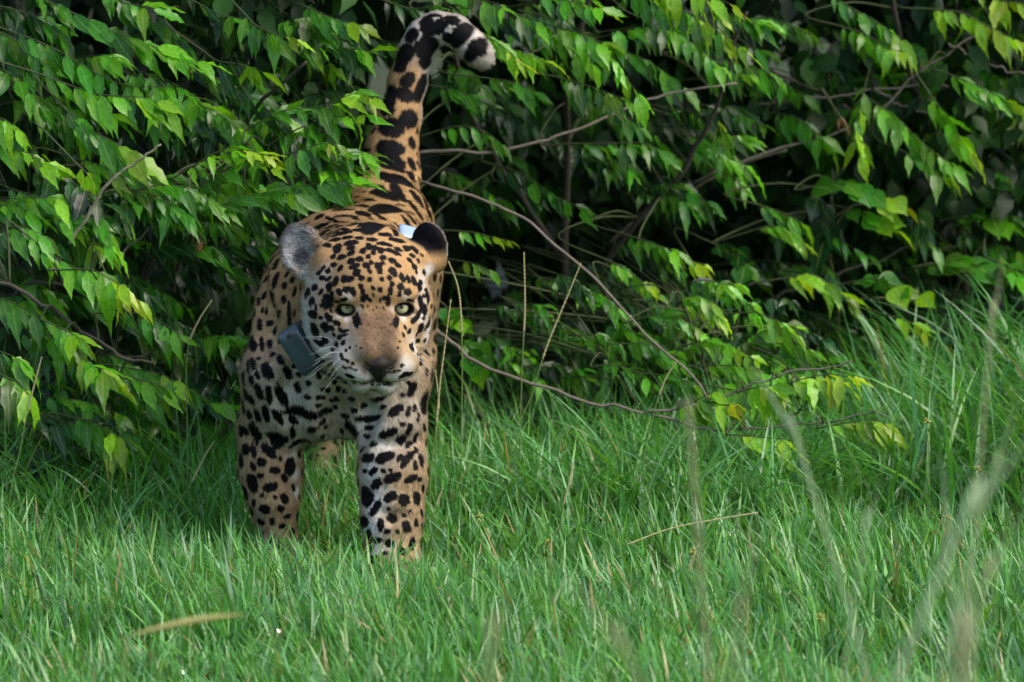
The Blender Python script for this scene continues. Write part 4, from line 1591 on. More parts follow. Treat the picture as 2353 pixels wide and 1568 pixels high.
# C: low shrub at the left margin
C_ = Shrub("low bushy shrub with yellow-green drooping leaf tips above the tall grass", "shrub", (-1.02, 1.0, 0), G_SHRUB)
C_.limb([(-1.02, 1.0, 0), (-1.08, .8, .3), (-1.0, .6, .5), (-.85, .45, .52)], .009, .003)
C_.limb([(-1.05, 1.0, .05), (-.95, .75, .3), (-.75, .6, .36)], .007, .003)
C_.limb([(-1.05, 1.0, .05), (-1.1, .75, .35), (-1.05, .5, .32), (-.95, .4, .22)], .007, .003)
C_.limb(px3([(-60, 600), (60, 680), (150, 750), (250, 800), (350, 835)], .42, .36), .0048, .0030)
for path, y0, y1, n, L, tone, tip in [
    ([(120, 500), (190, 490), (240, 520), (255, 560)], .50, .44, 7, .085, 'mid', 'fresh'),
    ([(60, 540), (140, 600), (230, 640), (320, 690)], .46, .38, 12, .090, 'fresh', 'yellow'),
    ([(150, 620), (210, 620), (250, 640), (290, 660)], .40, .34, 8, .095, 'fresh', 'yellow'),
    ([(-20, 680), (40, 700), (110, 740)], .46, .4, 7, .09, 'mid', 'mid'),
    ([(250, 720), (310, 720), (370, 740), (410, 770)], .44, .38, 8, .085, 'mid', 'fresh'),
    ([(110, 740), (150, 760), (190, 780)], .38, .34, 6, .085, 'fresh', 'young'),
    ([(160, 780), (200, 830), (230, 850), (260, 870)], .36, .30, 8, .105, 'fresh', 'young'),
    ([(-30, 800), (20, 815), (50, 830)], .40, .35, 6, .095, 'fresh', 'fresh'),
    ([(260, 840), (320, 850), (370, 860), (410, 880)], .44, .38, 9, .085, 'mid', 'young'),
    ([(300, 870), (350, 880), (400, 900)], .40, .36, 6, .080, 'fresh', 'young'),
    ([(400, 880), (440, 900), (480, 920), (520, 930)], .46, .42, 7, .085, 'mid', 'fresh'),
    ([(0, 860), (40, 880), (70, 910)], .34, .30, 6, .10, 'fresh', 'young'),
    ([(170, 960), (210, 970), (250, 990), (290, 1010)], .36, .30, 8, .095, 'mid', 'young'),
    ([(60, 950), (120, 960), (170, 990)], .42, .38, 7, .09, 'dark', 'mid'),
    ([(-20, 540), (40, 520), (100, 540)], .5, .46, 7, .085, 'mid', 'fresh'),
    ([(-20, 480), (30, 470), (80, 490)], .55, .5, 7, .085, 'mid', 'fresh'),
    ([(-30, 330), (20, 340), (70, 355), (130, 385)], .6, .54, 9, .085, 'fresh', 'young'),
    ([(-30, 270), (10, 275), (40, 300)], .6, .56, 5, .09, 'fresh', 'young'),
    ([(190, 370), (230, 380), (260, 400)], .6, .56, 5, .08, 'fresh', 'young'),
]:
    C_.spray(px3(path, y0, y1), n, L, tone, tip, hang=.85)
C_.spray(px3([(235, 610), (242, 625), (250, 640)], .40, .38), 3, .05, 'brown', 'brown', hang=1.3)
fill(C_, (0, 420, 420, 760), 9, (.50, .75), 8, .088, ['dark', 'mid', 'mid'])
fill(C_, (0, 760, 520, 960), 8, (.50, .7), 8, .088, ['dark', 'mid'])
fill(C_, (60, 960, 380, 1080), 4, (.45, .6), 7, .085, ['dark', 'mid'])

# D: shrub behind the tail, sprays hanging over the top middle
D_ = Shrub("shrub behind the tail tip with rows of hanging toothed leaves", "shrub", (.15, 2.0, 0), G_SHRUB)
D_.scale = .90
D_.limb([(.15, 2.0, 0), (.10, 1.8, .6), (.15, 1.5, 1.0), (.3, 1.3, 1.3)], .010, .004)
D_.limb([(.12, 1.9, .4), (-.1, 1.6, .8), (-.12, 1.4, 1.15)], .008, .003)
D_.limb([(.12, 1.9, .3), (.4, 1.6, .7), (.5, 1.4, 1.0)], .008, .003)
for path, y0, y1, n, L, tone, tip in [
    ([(1420, -40), (1500, 0), (1600, 40), (1700, 105)], 1.25, 1.1, 14, .100, 'mid', 'young'),
    ([(1480, -40), (1560, -20), (1640, -5), (1690, 15)], 1.15, 1.05, 10, .085, 'young', 'yellow'),
    ([(1180, 30), (1270, 60), (1370, 95), (1465, 215)], 1.20, 1.1, 14, .095, 'fresh', 'fresh'),
    ([(1060, 60), (1110, 80), (1160, 110), (1200, 150)], 1.15, 1.05, 9, .080, 'fresh', 'yellow'),
    ([(1150, 110), (1200, 120), (1250, 140)], 1.15, 1.1, 7, .080, 'fresh', 'young'),
    ([(1000, -30), (1080, -10), (1170, 20)], 1.2, 1.1, 8, .085, 'mid', 'fresh'),
    ([(1230, -20), (1300, 0), (1380, 20)], 1.2, 1.1, 8, .09, 'mid', 'fresh'),
    ([(1120, 180), (1180, 190), (1240, 215)], 1.3, 1.25, 8, .082, 'mid', 'mid'),
    ([(1010, 200), (1050, 210), (1100, 230)], 1.35, 1.3, 7, .082, 'mid', 'mid'),
    ([(1290, 180), (1360, 200), (1440, 230)], 1.3, 1.2, 9, .088, 'mid', 'fresh'),
    ([(1010, 300), (1060, 290), (1110, 300), (1150, 330)], 1.45, 1.4, 8, .075, 'mid', 'mid'),
    ([(1040, 530), (1090, 535), (1130, 545), (1175, 555)], 1.25, 1.2, 7, .050, 'fresh', 'young'),
    ([(1060, 600), (1100, 610), (1135, 630)], 1.25, 1.2, 4, .055, 'fresh', 'fresh'),
    ([(1320, 330), (1400, 330), (1480, 330), (1540, 360)], 1.5, 1.4, 9, .085, 'mid', 'mid'),
    ([(1140, 380), (1200, 400), (1260, 440)], 1.6, 1.5, 7, .085, 'dark', 'mid'),
    ([(1200, 430), (1270, 450), (1340, 480)], 1.55, 1.45, 8, .08, 'dark', 'mid'),
    ([(1400, 600), (1440, 620), (1490, 660)], 1.4, 1.35, 7, .07, 'fresh', 'young'),
    ([(1440, 540), (1500, 560), (1560, 580)], 1.5, 1.4, 7, .075, 'mid', 'fresh'),
    ([(1560, 590), (1590, 600), (1625, 610)], 1.45, 1.4, 4, .07, 'young', 'yellow'),
]:
    D_.spray(px3(path, y0, y1), n, L, tone, tip, hang=.95)
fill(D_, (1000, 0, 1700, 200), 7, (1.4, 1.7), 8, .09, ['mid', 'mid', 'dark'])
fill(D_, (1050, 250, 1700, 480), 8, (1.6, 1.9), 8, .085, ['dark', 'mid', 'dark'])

# E: wide shrub at the right margin, farther back
E_ = Shrub("wide arching shrub with bare grey twigs and pale green sprays", "shrub", (1.05, 2.5, 0), G_SHRUB)
E_.scale = .86
E_.limb([(1.05, 2.5, 0), (1.0, 2.2, .5), (.85, 2.0, .9), (.8, 1.8, 1.2)], .011, .004)
E_.limb([(1.05, 2.4, .3), (.8, 2.1, .7), (.55, 1.9, .85)], .007, .003)
E_.limb(px3([(1580, 425), (1700, 375), (1880, 320), (2000, 280), (2110, 190), (2200, 110), (2290, 62)], 1.9, 1.9), 0.0034, 0.0022, pale=True)
E_.limb(px3([(1740, 240), (1830, 232), (1950, 222), (2060, 205), (2180, 200)], 2.0, 1.9), 0.0032, 0.0020, pale=True)
E_.limb(px3([(2180, 100), (2260, 130), (2353, 170)], 1.9, 1.9), 0.0026, 0.0020, pale=True)
E_.limb(px3([(2000, 205), (2080, 240), (2200, 280)], 1.95, 1.9), 0.0026, 0.0020, pale=True)
E_.limb(px3([(1770, 690), (1900, 640), (2050, 600), (2250, 560)], 2.1, 2.0), 0.0033, 0.0020, pale=True)
for path, y0, y1, n, L, tone, tip in [
    ([(1900, -20), (1960, 20), (2030, 60), (2090, 110)], 1.85, 1.75, 11, .095, 'mid', 'fresh'),
    ([(1930, 60), (1990, 80), (2040, 110), (2080, 120)], 1.8, 1.7, 9, .09, 'fresh', 'young'),
    ([(2130, 20), (2210, 30), (2290, 70), (2353, 100)], 1.8, 1.75, 11, .09, 'young', 'yellow'),
    ([(2240, -20), (2300, 0), (2370, 10)], 1.85, 1.8, 7, .09, 'young', 'young'),
    ([(2180, 170), (2250, 200), (2310, 230), (2370, 260)], 1.8, 1.7, 11, .10, 'fresh', 'young'),
    ([(1990, 190), (1975, 250), (1965, 300), (1980, 360)], 1.75, 1.7, 9, .085, 'fresh', 'young'),
    ([(2000, 230), (2060, 270), (2120, 330), (2190, 380)], 1.8, 1.7, 12, .095, 'fresh', 'fresh'),
    ([(2140, 220), (2180, 280), (2200, 310), (2230, 350)], 1.75, 1.7, 10, .090, 'fresh', 'young'),
    ([(2080, 350), (2120, 370), (2150, 390), (2180, 410)], 1.75, 1.7, 7, .085, 'fresh', 'young'),
    ([(1700, 60), (1760, 40), (1820, 60), (1860, 80)], 2.0, 1.9, 9, .075, 'mid', 'fresh'),
    ([(1720, 170), (1780, 180), (1850, 220)], 2.0, 1.9, 9, .085, 'mid', 'mid'),
    ([(1780, 260), (1830, 270), (1870, 300), (1900, 330)], 1.95, 1.85, 9, .09, 'mid', 'fresh'),
    ([(1650, 250), (1700, 260), (1760, 290)], 2.0, 1.9, 8, .08, 'mid', 'mid'),
    ([(2240, 380), (2300, 400), (2353, 420)], 2.0, 1.9, 8, .08, 'mid', 'fresh'),
    ([(1540, 250), (1600, 260), (1650, 280)], 1.9, 1.8, 8, .08, 'fresh', 'young'),
    ([(1640, 390), (1680, 400), (1710, 430)], 1.9, 1.85, 6, .085, 'mid', 'fresh'),
]:
    E_.spray(px3(path, y0, y1), n, L, tone, tip, hang=.9)
E_.spray(px3([(1925, 260), (1935, 275), (1945, 290)], 1.74, 1.72), 2, .05, 'brown', 'brown', hang=1.3)
fill(E_, (1700, 0, 2353, 200), 7, (2.0, 2.4), 8, .09, ['mid', 'dark', 'fresh'])
fill(E_, (1700, 200, 2353, 420), 6, (2.0, 2.4), 8, .09, ['mid', 'dark', 'mid'])

# F: broad-leaved creeper low at the right
F_ = Shrub("broad-leaved creeper with heart-shaped leaves between thicket and tall grass", "creeper", (.75, 2.1, 0), None, "creeper")
F_.limb([(.75, 2.1, 0), (.72, 1.95, .35), (.7, 1.85, .62)], .008, .004, mat=m_twig)
F_.limb([(.75, 2.1, .02), (.95, 1.9, .3), (1.05, 1.85, .5)], .007, .003, mat=m_twig)
F_.limb([(.75, 2.1, .02), (.5, 1.7, .25), (.4, 1.5, .3)], .007, .003, mat=m_twig)
for path, y0, y1, n, L, tone, tip, shp in [
    ([(1860, 430), (1930, 420), (2000, 440), (2070, 470)], 1.8, 1.75, 8, .075, 'mid', 'young', ROUND),
    ([(1880, 440), (1890, 480), (1900, 560)], 1.85, 1.8, 4, .085, 'dark', 'dark', ROUND),
    ([(1950, 480), (2010, 500), (2060, 530)], 1.8, 1.75, 6, .070, 'fresh', 'young', ROUND),
    ([(1730, 530), (1770, 520), (1810, 530), (1850, 560)], 1.75, 1.7, 8, .070, 'fresh', 'young', LEAF),
    ([(1740, 470), (1800, 490), (1840, 510)], 1.8, 1.75, 6, .075, 'mid', 'fresh', LEAF),
    ([(1800, 640), (1860, 630), (1900, 650), (1950, 690)], 1.65, 1.6, 8, .085, 'young', 'young', LEAF),
    ([(1560, 700), (1590, 680), (1620, 690), (1650, 720)], 1.45, 1.4, 9, .070, 'young', 'young', LEAF),
    ([(1500, 720), (1560, 760), (1620, 780), (1680, 800)], 1.45, 1.35, 9, .065, 'fresh', 'fresh', ROUND),
    ([(1450, 760), (1500, 790), (1540, 820)], 1.4, 1.3, 7, .065, 'mid', 'fresh', ROUND),
    ([(1700, 790), (1760, 760), (1830, 750)], 1.4, 1.3, 7, .065, 'fresh', 'young', ROUND),
    ([(1950, 650), (2010, 640), (2060, 660), (2120, 680)], 1.75, 1.65, 8, .065, 'mid', 'young', ROUND),
    ([(2060, 730), (2090, 740), (2120, 760)], 1.6, 1.55, 4, .06, 'young', 'yellow', LEAF),
    ([(2130, 610), (2200, 600), (2270, 620)], 1.85, 1.8, 7, .075, 'mid', 'mid', ROUND),
    ([(2290, 600), (2330, 620), (2370, 650)], 1.8, 1.75, 5, .075, 'mid', 'fresh', ROUND),
    ([(1400, 690), (1420, 740), (1440, 800)], 1.45, 1.4, 7, .06, 'mid', 'fresh', ROUND),
    ([(1640, 560), (1690, 580), (1720, 620)], 1.75, 1.7, 6, .06, 'dark', 'mid', ROUND),
    ([(2200, 500), (2260, 490), (2320, 520)], 1.9, 1.85, 6, .07, 'mid', 'fresh', ROUND),
    ([(1050, 780), (1080, 800), (1110, 840)], 1.2, 1.15, 6, .07, 'mid', 'fresh', ROUND),
    ([(1020, 700), (1040, 720), (1060, 740)], 1.2, 1.15, 4, .06, 'mid', 'fresh', ROUND),
]:
    F_.spray(px3(path, y0, y1), n, L, tone, tip, hang=.6, shape=shp, r=.0016)
fill(F_, (1100, 560, 1700, 820), 9, (1.6, 1.9), 7, .065, ['dark', 'dark', 'mid'])
fill(F_, (1700, 480, 2353, 760), 8, (1.8, 2.2), 7, .07, ['dark', 'mid', 'mid'])

# H: low leafy sapling between the creeper and the long grass
Hh = Shrub("low leafy sapling crowding the foot of the long bare vine", "sapling", (.40, 1.25, 0), None, "sapling")
Hh.limb([(.40, 1.25, 0), (.42, 1.15, .2), (.36, 1.1, .42)], .006, .003, mat=m_twig)
Hh.limb([(.40, 1.25, .02), (.28, 1.1, .15), (.2, 1.05, .3)], .005, .002, mat=m_twig)
Hh.limb([(.40, 1.25, .02), (.55, 1.1, .15), (.66, 1.0, .26)], .005, .002, mat=m_twig)
for path, y0, y1, n, L, tone, tip in [
    ([(1560, 690), (1600, 680), (1640, 700), (1660, 730)], 1.05, 1.0, 9, .062, 'fresh', 'young'),
    ([(1480, 730), (1530, 720), (1580, 740), (1620, 770)], 1.05, 1.0, 9, .062, 'mid', 'fresh'),
    ([(1430, 790), (1480, 790), (1530, 810), (1570, 840)], 1.0, .95, 9, .062, 'mid', 'fresh'),
    ([(1590, 790), (1640, 780), (1690, 800), (1740, 830)], 1.0, .92, 9, .062, 'fresh', 'young'),
    ([(1620, 840), (1680, 840), (1730, 850), (1780, 870)], .95, .9, 9, .062, 'fresh', 'fresh'),
    ([(1380, 840), (1420, 840), (1470, 860), (1510, 890)], 1.0, .95, 8, .06, 'mid', 'fresh'),
    ([(1500, 860), (1560, 870), (1600, 890)], .95, .9, 8, .062, 'mid', 'fresh'),
    ([(1690, 720), (1740, 720), (1790, 740), (1830, 770)], 1.1, 1.02, 8, .062, 'fresh', 'young'),
    ([(1340, 770), (1380, 770), (1420, 790)], 1.1, 1.05, 7, .058, 'mid', 'mid'),
    ([(1650, 890), (1700, 900), (1750, 930)], .9, .85, 7, .062, 'fresh', 'young'),
    ([(1100, 770), (1140, 780), (1180, 810)], 1.15, 1.1, 7, .058, 'dark', 'mid'),
    ([(1230, 720), (1270, 740), (1310, 780)], 1.2, 1.15, 7, .058, 'dark', 'mid'),
    ([(1780, 790), (1830, 790), (1880, 810)], 1.1, 1.05, 7, .06, 'mid', 'fresh'),
    ([(1850, 850), (1910, 850), (1970, 870)], 1.0, .95, 7, .06, 'mid', 'fresh'),
]:
    Hh.spray(px3(path, y0, y1), n, L, tone, tip, hang=.6, r=.0012)
fill(Hh, (1080, 640, 1850, 880), 10, (1.15, 1.35), 8, .062, ['dark', 'mid', 'mid'], lean=(45, 20))

# G: branch lying in the grass with pale hanging leaves
Gg = Shrub("fallen leafy branch lying in the tall grass with limp yellow-green leaves", "branch", tuple(at(1480, 950, .72)), None, "fallen_branch")
Gg.limb(px3([(985, 740), (1040, 800), (1110, 845), (1250, 890), (1370, 925), (1480, 950)], .95, .72), 0.0043, 0.0030, pale=True)
Gg.limb(px3([(1480, 950), (1600, 935), (1760, 890), (1900, 850), (1960, 830)], .72, .60), 0.0030, 0.0015, pale=True)
Gg.limb(px3([(1500, 955), (1700, 1000), (1900, 975), (2040, 960)], .70, .52), 0.0034, 0.0015, pale=True)
for path, y0, y1, n, L, tone, tip in [
    ([(1780, 890), (1850, 870), (1910, 860), (1965, 870)], .64, .58, 9, .085, 'young', 'yellow'),
    ([(1640, 925), (1660, 930), (1690, 930)], .66, .62, 5, .080, 'young', 'yellow'),
    ([(1900, 980), (1960, 970), (2010, 965), (2045, 985)], .54, .48, 9, .085, 'young', 'yellow'),
    ([(1700, 1000), (1750, 1005), (1800, 1010)], .58, .54, 7, .085, 'young', 'young'),
    ([(1560, 940), (1600, 920), (1640, 900)], .70, .66, 6, .08, 'fresh', 'young'),
    ([(1700, 900), (1740, 890), (1780, 885)], .66, .62, 6, .085, 'fresh', 'young'),
]:
    Gg.spray(px3(path, y0, y1), n, L, tone, tip, hang=1.0, spread=.3)

for q in (A, B_, C_, D_, E_, F_, Gg, Hh):
    q.finish()

# loose vines and twigs
def vine(name, label, cat, pts, r0, r1, mat=m_bark, n=40, group=None):
    P = smooth_path(pts, n)
    base = P[-1] if P[-1][2] < P[0][2] else P[0]
    P = P + np.cumsum(rngL.normal(size=P.shape) * .0012, 0)
    V, F = tube(P - base, np.linspace(r0, r1, n), 7)
    o = link(name, make_mesh(name, V, F), mat)
    o.location = base
    return tag(o, label, cat, group)


vine("vine", "long bare grey vine arching from the jaguar's rump down into the grass", "vine",
     px3([(955, 415), (1000, 430), (1100, 460), (1200, 500), (1290, 570), (1400, 670), (1500, 790), (1590, 870), (1640, 960)], 1.15, .85), .0034, .0024)
vine("vine", "crooked grey branch running from behind the tail towards hanging leaves", "branch",
     px3([(955, 350), (1050, 345), (1110, 352), (1200, 338), (1290, 310), (1400, 265), (1500, 225), (1590, 205), (1700, 190)], 1.35, 1.5), .0038, .0024)
vine("twig", "thin upright twig beside the base of the tail", "twig", px3([(958, 345), (960, 400), (957, 440), (962, 520)], 1.2, 1.2), .0030, .0022)
vine("dry_twig", "pale dead twig with rough bark poking up through drooping leaves", "twig",
     px3([(160, 560), (190, 520), (250, 430), (310, 390), (380, 342)], .45, .42), .0042, .0022, simple_mat("dry_bark", (.17, .17, .10), rough=.9, noise=.5, scale=120, bump=.8))
vine("twig", "forked bare brown twig rising in the dark of the thicket", "twig", px3([(270, 620), (290, 570), (330, 540), (345, 520)], .62, .6), .0035, .002)
vine("vine", "dark slanting stem behind the wide arching shrub", "vine",
     px3([(1400, 560), (1480, 500), (1600, 430), (1720, 370), (1800, 340)], 2.0, 1.9), .004, .003)
# ------------------------------------------------------------------ grass
rngB = np.random.RandomState(21)
m_grass = plant_material("grass_blade", 'attribute', rough=.30, trans=.28, spec=.55)


def blades(base, h, az, lean, bend, wid, col, seg=5):
    """ribbon blades as arrays; rows of two points narrowing to a tip"""
    n = len(base)
    t = np.linspace(0, 1, seg + 1)[None, :, None]
    d = np.stack([np.cos(az), np.sin(az), 0 * az], 1)[:, None, :]
    H = h[:, None, None]
    out = d * (lean[:, None, None] * t + bend[:, None, None] * t ** 2.2) * H
    up = H * (t - .45 * bend[:, None, None] * t ** 3 * (bend[:, None, None] > 0) - .12 * lean[:, None, None] * t)
    P = base[:, None, :] + out + up * np.array([0, 0, 1.0])
    tw = az + np.pi / 2 + rngB.normal(size=n) * .7
    s = np.stack([np.cos(tw), np.sin(tw), 0 * tw], 1)[:, None, :]
    w = wid[:, None, None] * .5 * np.clip(1.0 - t ** 2.0, 0.02, 1) * (.55 + .45 * np.clip(t * 4, 0, 1))
    A = P - s * w
    B = P + s * w
    V = np.stack([A, B], 2).reshape(-1, 3)
    m = 2 * (seg + 1)
    f = np.array([(2 * i, 2 * i + 1, 2 * i + 3, 2 * i + 2) for i in range(seg)])
    F = (f[None] + (m * np.arange(n))[:, None, None]).reshape(-1, 4).astype(np.int32)
    tc = np.repeat(t, n, 0)
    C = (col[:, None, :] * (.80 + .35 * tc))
    C = np.repeat(C, 2, 1).reshape(-1, 3)
    return V, F, C


GC = np.array([1.30, 1.45, 1.55]) * np.array([(.100, .185, .085), (.048, .150, .020), (.060, .175, .022), (.070, .165, .020), (.040, .135, .030), (.050, .160, .030), (.070, .185, .045), (.055, .150, .040), (.085, .200, .060), (.060, .170, .022), (.095, .190, .030)])


def grass_cols(n, dry=.02):
    c = GC[rngB.randint(len(GC), size=n)] * (1 + .18 * rngB.normal(size=(n, 1)))
    k = rngB.rand(n) < dry
    c[k] = np.array([.30, .24, .10]) * (.7 + .6 * rngB.rand(k.sum(), 1))
    return np.clip(c, .01, .5)


def meadow(n, x0, x1, y0, y1, hfun, wid, dry=.035):
    x = rngB.uniform(x0, x1, n)
    y = rngB.uniform(y0, y1, n)
    tuft = noise3(np.stack([x, y, 0 * x], 1), 16, 4)
    k = rngB.rand(n) < .55 + .45 * sm(tuft, -.6, .5)
    x, y, tuft = x[k], y[k], tuft[k]
    n = len(x)
    h = hfun(x, y) * (.40 + .95 * rngB.rand(n) ** 1.2) * (1 + .28 * tuft)
    az = rngB.uniform(0, 2 * np.pi, n) + .0
    az = np.where(rngB.rand(n) < .35, rngB.normal(size=n) * .8 + 2.6, az)
    lean = .10 + .45 * rngB.rand(n) ** 1.3
    bend = .03 + .60 * rngB.rand(n) ** 2
    return blades(np.stack([x, y, np.full(n, -.004)], 1), h, az, lean, bend, wid * (.6 + .8 * rngB.rand(n)), grass_cols(n, dry))


def edge_y(x):
    """where the long grass under the bushes begins"""
    return np.where(x < -.15, .62, .30) + .10 * np.sin(3.1 * x + .5)


def h_meadow(x, y):
    long = sm(y - edge_y(x), -.15, .7)
    return .122 + .018 * np.sin(4 * x + 3 * y) + .10 * long


def build_grass(name, label, parts):
    Vs, Fs, Cs = [], [], []
    o = 0
    for V, F, C in parts:
        Vs.append(V)
        Fs.append(F + o)
        Cs.append(C)
        o += len(V)
    me = make_mesh(name, np.concatenate(Vs), np.concatenate(Fs))
    add_color(me, "col", np.concatenate(Cs))
    ob = link(name, me, m_grass)
    return tag(ob, label, "grass", None, "stuff")


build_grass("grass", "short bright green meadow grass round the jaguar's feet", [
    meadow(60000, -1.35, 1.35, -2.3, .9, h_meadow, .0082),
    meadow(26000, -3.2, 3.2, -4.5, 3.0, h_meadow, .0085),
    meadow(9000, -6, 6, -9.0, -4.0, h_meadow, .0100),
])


def h_long(x, y):
    r = sm(x, .55, 1.0)
    return .22 + .22 * r + .05 * np.sin(5 * x)


def tall(n, x0, x1, y0, y1, hf, wid, bendy=1.0, cols=None):
    x = rngB.uniform(x0, x1, n)
    y = rngB.uniform(y0, y1, n)
    k = rngB.rand(n) < .35 + .65 * sm(noise3(np.stack([x, y, 0 * x], 1), 7, 14), -.5, .4)
    x, y = x[k], y[k]
    n = len(x)
    h = hf(x, y) * (.6 + .7 * rngB.rand(n))
    az = rngB.uniform(0, 2 * np.pi, n)
    lean = .08 + .42 * rngB.rand(n)
    bend = bendy * (.15 + .95 * rngB.rand(n) ** 1.3)
    return blades(np.stack([x, y, np.full(n, -.004)], 1), h, az, lean, bend, wid * (.6 + .8 * rngB.rand(n)), grass_cols(n, .015) * np.array([.85, .95, .9]), seg=8)


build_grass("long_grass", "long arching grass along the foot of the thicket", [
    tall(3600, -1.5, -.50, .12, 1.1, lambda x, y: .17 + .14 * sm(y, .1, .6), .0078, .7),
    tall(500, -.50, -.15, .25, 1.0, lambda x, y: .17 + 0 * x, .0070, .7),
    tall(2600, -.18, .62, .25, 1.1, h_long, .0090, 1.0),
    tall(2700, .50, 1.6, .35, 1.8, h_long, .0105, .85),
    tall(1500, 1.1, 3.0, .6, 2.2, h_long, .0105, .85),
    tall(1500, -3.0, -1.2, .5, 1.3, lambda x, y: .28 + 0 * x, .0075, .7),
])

# ------------------------------------------------------------------ seed stalks, each one a thing
m_straw = simple_mat("seed_straw", (.30, .27, .13), rough=.8, noise=.35, scale=160)
m_pale = simple_mat("pale_blade", (.25, .36, .19), rough=.6, noise=.25, scale=30)
m_stalk = simple_mat("stalk_green", (.10, .17, .04), rough=.6, noise=.25, scale=50)
G_SEED = "grass stalks with narrow seed heads"


def seed_stalk(label, path, Y, head=.55, r=.0012, rh=.0024, mat_head=None, group=G_SEED):
    """thin stalk rising from the ground with a knobbly spike; path in photo pixels, tip first"""
    P = [at(p[0], p[1], Y) for p in path]
    base = P[-1].copy()
    if base[2] > .02:
        base = np.array([base[0] + (P[-1][0] - P[-2][0]) * .6, Y, -.003])
        P.append(base)
    P = smooth_path(P[::-1], 30)
    ob = empty("grass_stalk", P[0])
    tag(ob, label, "grass stalk", group, "thing")
    k = int(30 * (1 - head))
    V, F = tube(P[:k + 1] - P[0], np.linspace(r * 1.2, r, k + 1), 5)
    link("stem", make_mesh("stem", V, F), m_stalk, ob)
    S = smooth_path(P[k:], 46)
    rr = rh * (1 - .45 * np.linspace(0, 1, 46)) * (1 + .38 * np.cos(np.arange(46) * np.pi))
    V, F = tube(S - P[0], rr, 6)
    link("seed_head", make_mesh("seed_head", V, F), mat_head or m_straw, ob)
    return ob


for label, path, Y, head in [
    ("straight upright seed stalk standing before the dark hollow", [(1204, 580), (1206, 700), (1202, 800), (1196, 960)], .55, .42),
    ("slanting seed stalk crossing the long bare vine", [(1335, 605), (1300, 690), (1255, 800), (1225, 900), (1190, 1000)], .5, .45),
    ("seed stalk leaning close beside the jaguar's forward foreleg", [(1036, 688), (1024, 780), (1010, 890), (1000, 1000), (990, 1080)], .1, .55),
    ("hooked seed stalk curving up behind the jaguar's ear", [(1030, 600), (1052, 660), (1060, 740), (1062, 860), (1060, 1000)], .35, .45),
    ("seed stalk with kinked tip standing beside the jaguar's shoulder", [(487, 690), (455, 740), (432, 800), (428, 880), (430, 980)], .3, .35),
    ("seed stalk rising among the low shrub's yellow-green leaves", [(96, 820), (80, 880), (62, 950), (45, 1040), (25, 1130)], .15, .40),
    ("short seed stalk leaning in the grass under the low shrub", [(492, 1015), (470, 1050), (440, 1110), (400, 1180)], .2, .5),
    ("reddish seed stalk standing near the fallen leafy branch", [(1556, 828), (1525, 880), (1500, 960), (1480, 1060)], .3, .35),
    ("short pale seed stalk in the meadow grass below the fallen branch", [(1318, 1060), (1305, 1120), (1290, 1190)], -.1, .55),
    ("thin seed stalk rising just behind the forward foreleg's leaning stalk", [(1000, 850), (1008, 930), (1002, 1010), (1000, 1100)], .3, .3),
]:
    seed_stalk(label, path, Y, head)

# a straw lying flat across the meadow
P = smooth_path([at(1440, 1252, -.55), at(1540, 1215, -.52), at(1640, 1195, -.5), at(1742, 1178, -.48)], 30)
V, F = tube(P - P[0], .0014 * (1 + .25 * np.cos(np.arange(30) * np.pi)), 6)
o = link("straw", make_mesh("straw", V, F), m_straw)
o.location = P[0]
tag(o, "dry pale straw lying slantwise across the green blades", "straw")

# blades and seed heads standing well in front of the animal, out of focus
m_fade = simple_mat("faded_seed_head", (.24, .26, .13), rough=.8, noise=.3, scale=60)


def near_blade(label, path, Y, w, mat, group="tall stems in front of the meadow"):
    P = [at(p[0], p[1], Y) for p in path]
    foot = P[-1].copy()
    slope = (P[-1][0] - P[-2][0]) / min(P[-1][2] - P[-2][2], -.01)
    foot = np.array([foot[0] - slope * foot[2] * .75, Y + .02, -.003])
    P = smooth_path(P + [foot], 26)[::-1]
    T = unit(np.gradient(P, axis=0))
    sd = unit(np.cross(T, np.array([.25, 1, 0])))
    t = np.linspace(0, 1, 26)
    ww = w * .20 * np.clip(1.05 - t ** 2.5, .05, 1) * (.5 + .5 * np.clip(t * 3, 0, 1))
    up = np.cross(sd, T) * .0012
    L_, M_, R_ = P - sd * ww[:, None], P + up, P + sd * ww[:, None]
    D_ = P - up
    V = np.stack([L_, M_, R_, D_], 1).reshape(-1, 3) - P[0]
    F = np.array([(4 * i + j, 4 * i + (j + 1) % 4, 4 * i + 4 + (j + 1) % 4, 4 * i + 4 + j) for i in range(25) for j in range(4)], np.int32)
    o = link("reed_grass", make_mesh("reed_grass", V, F), mat)
    o.location = P[0]
    return tag(o, label, "reed", group, "thing")


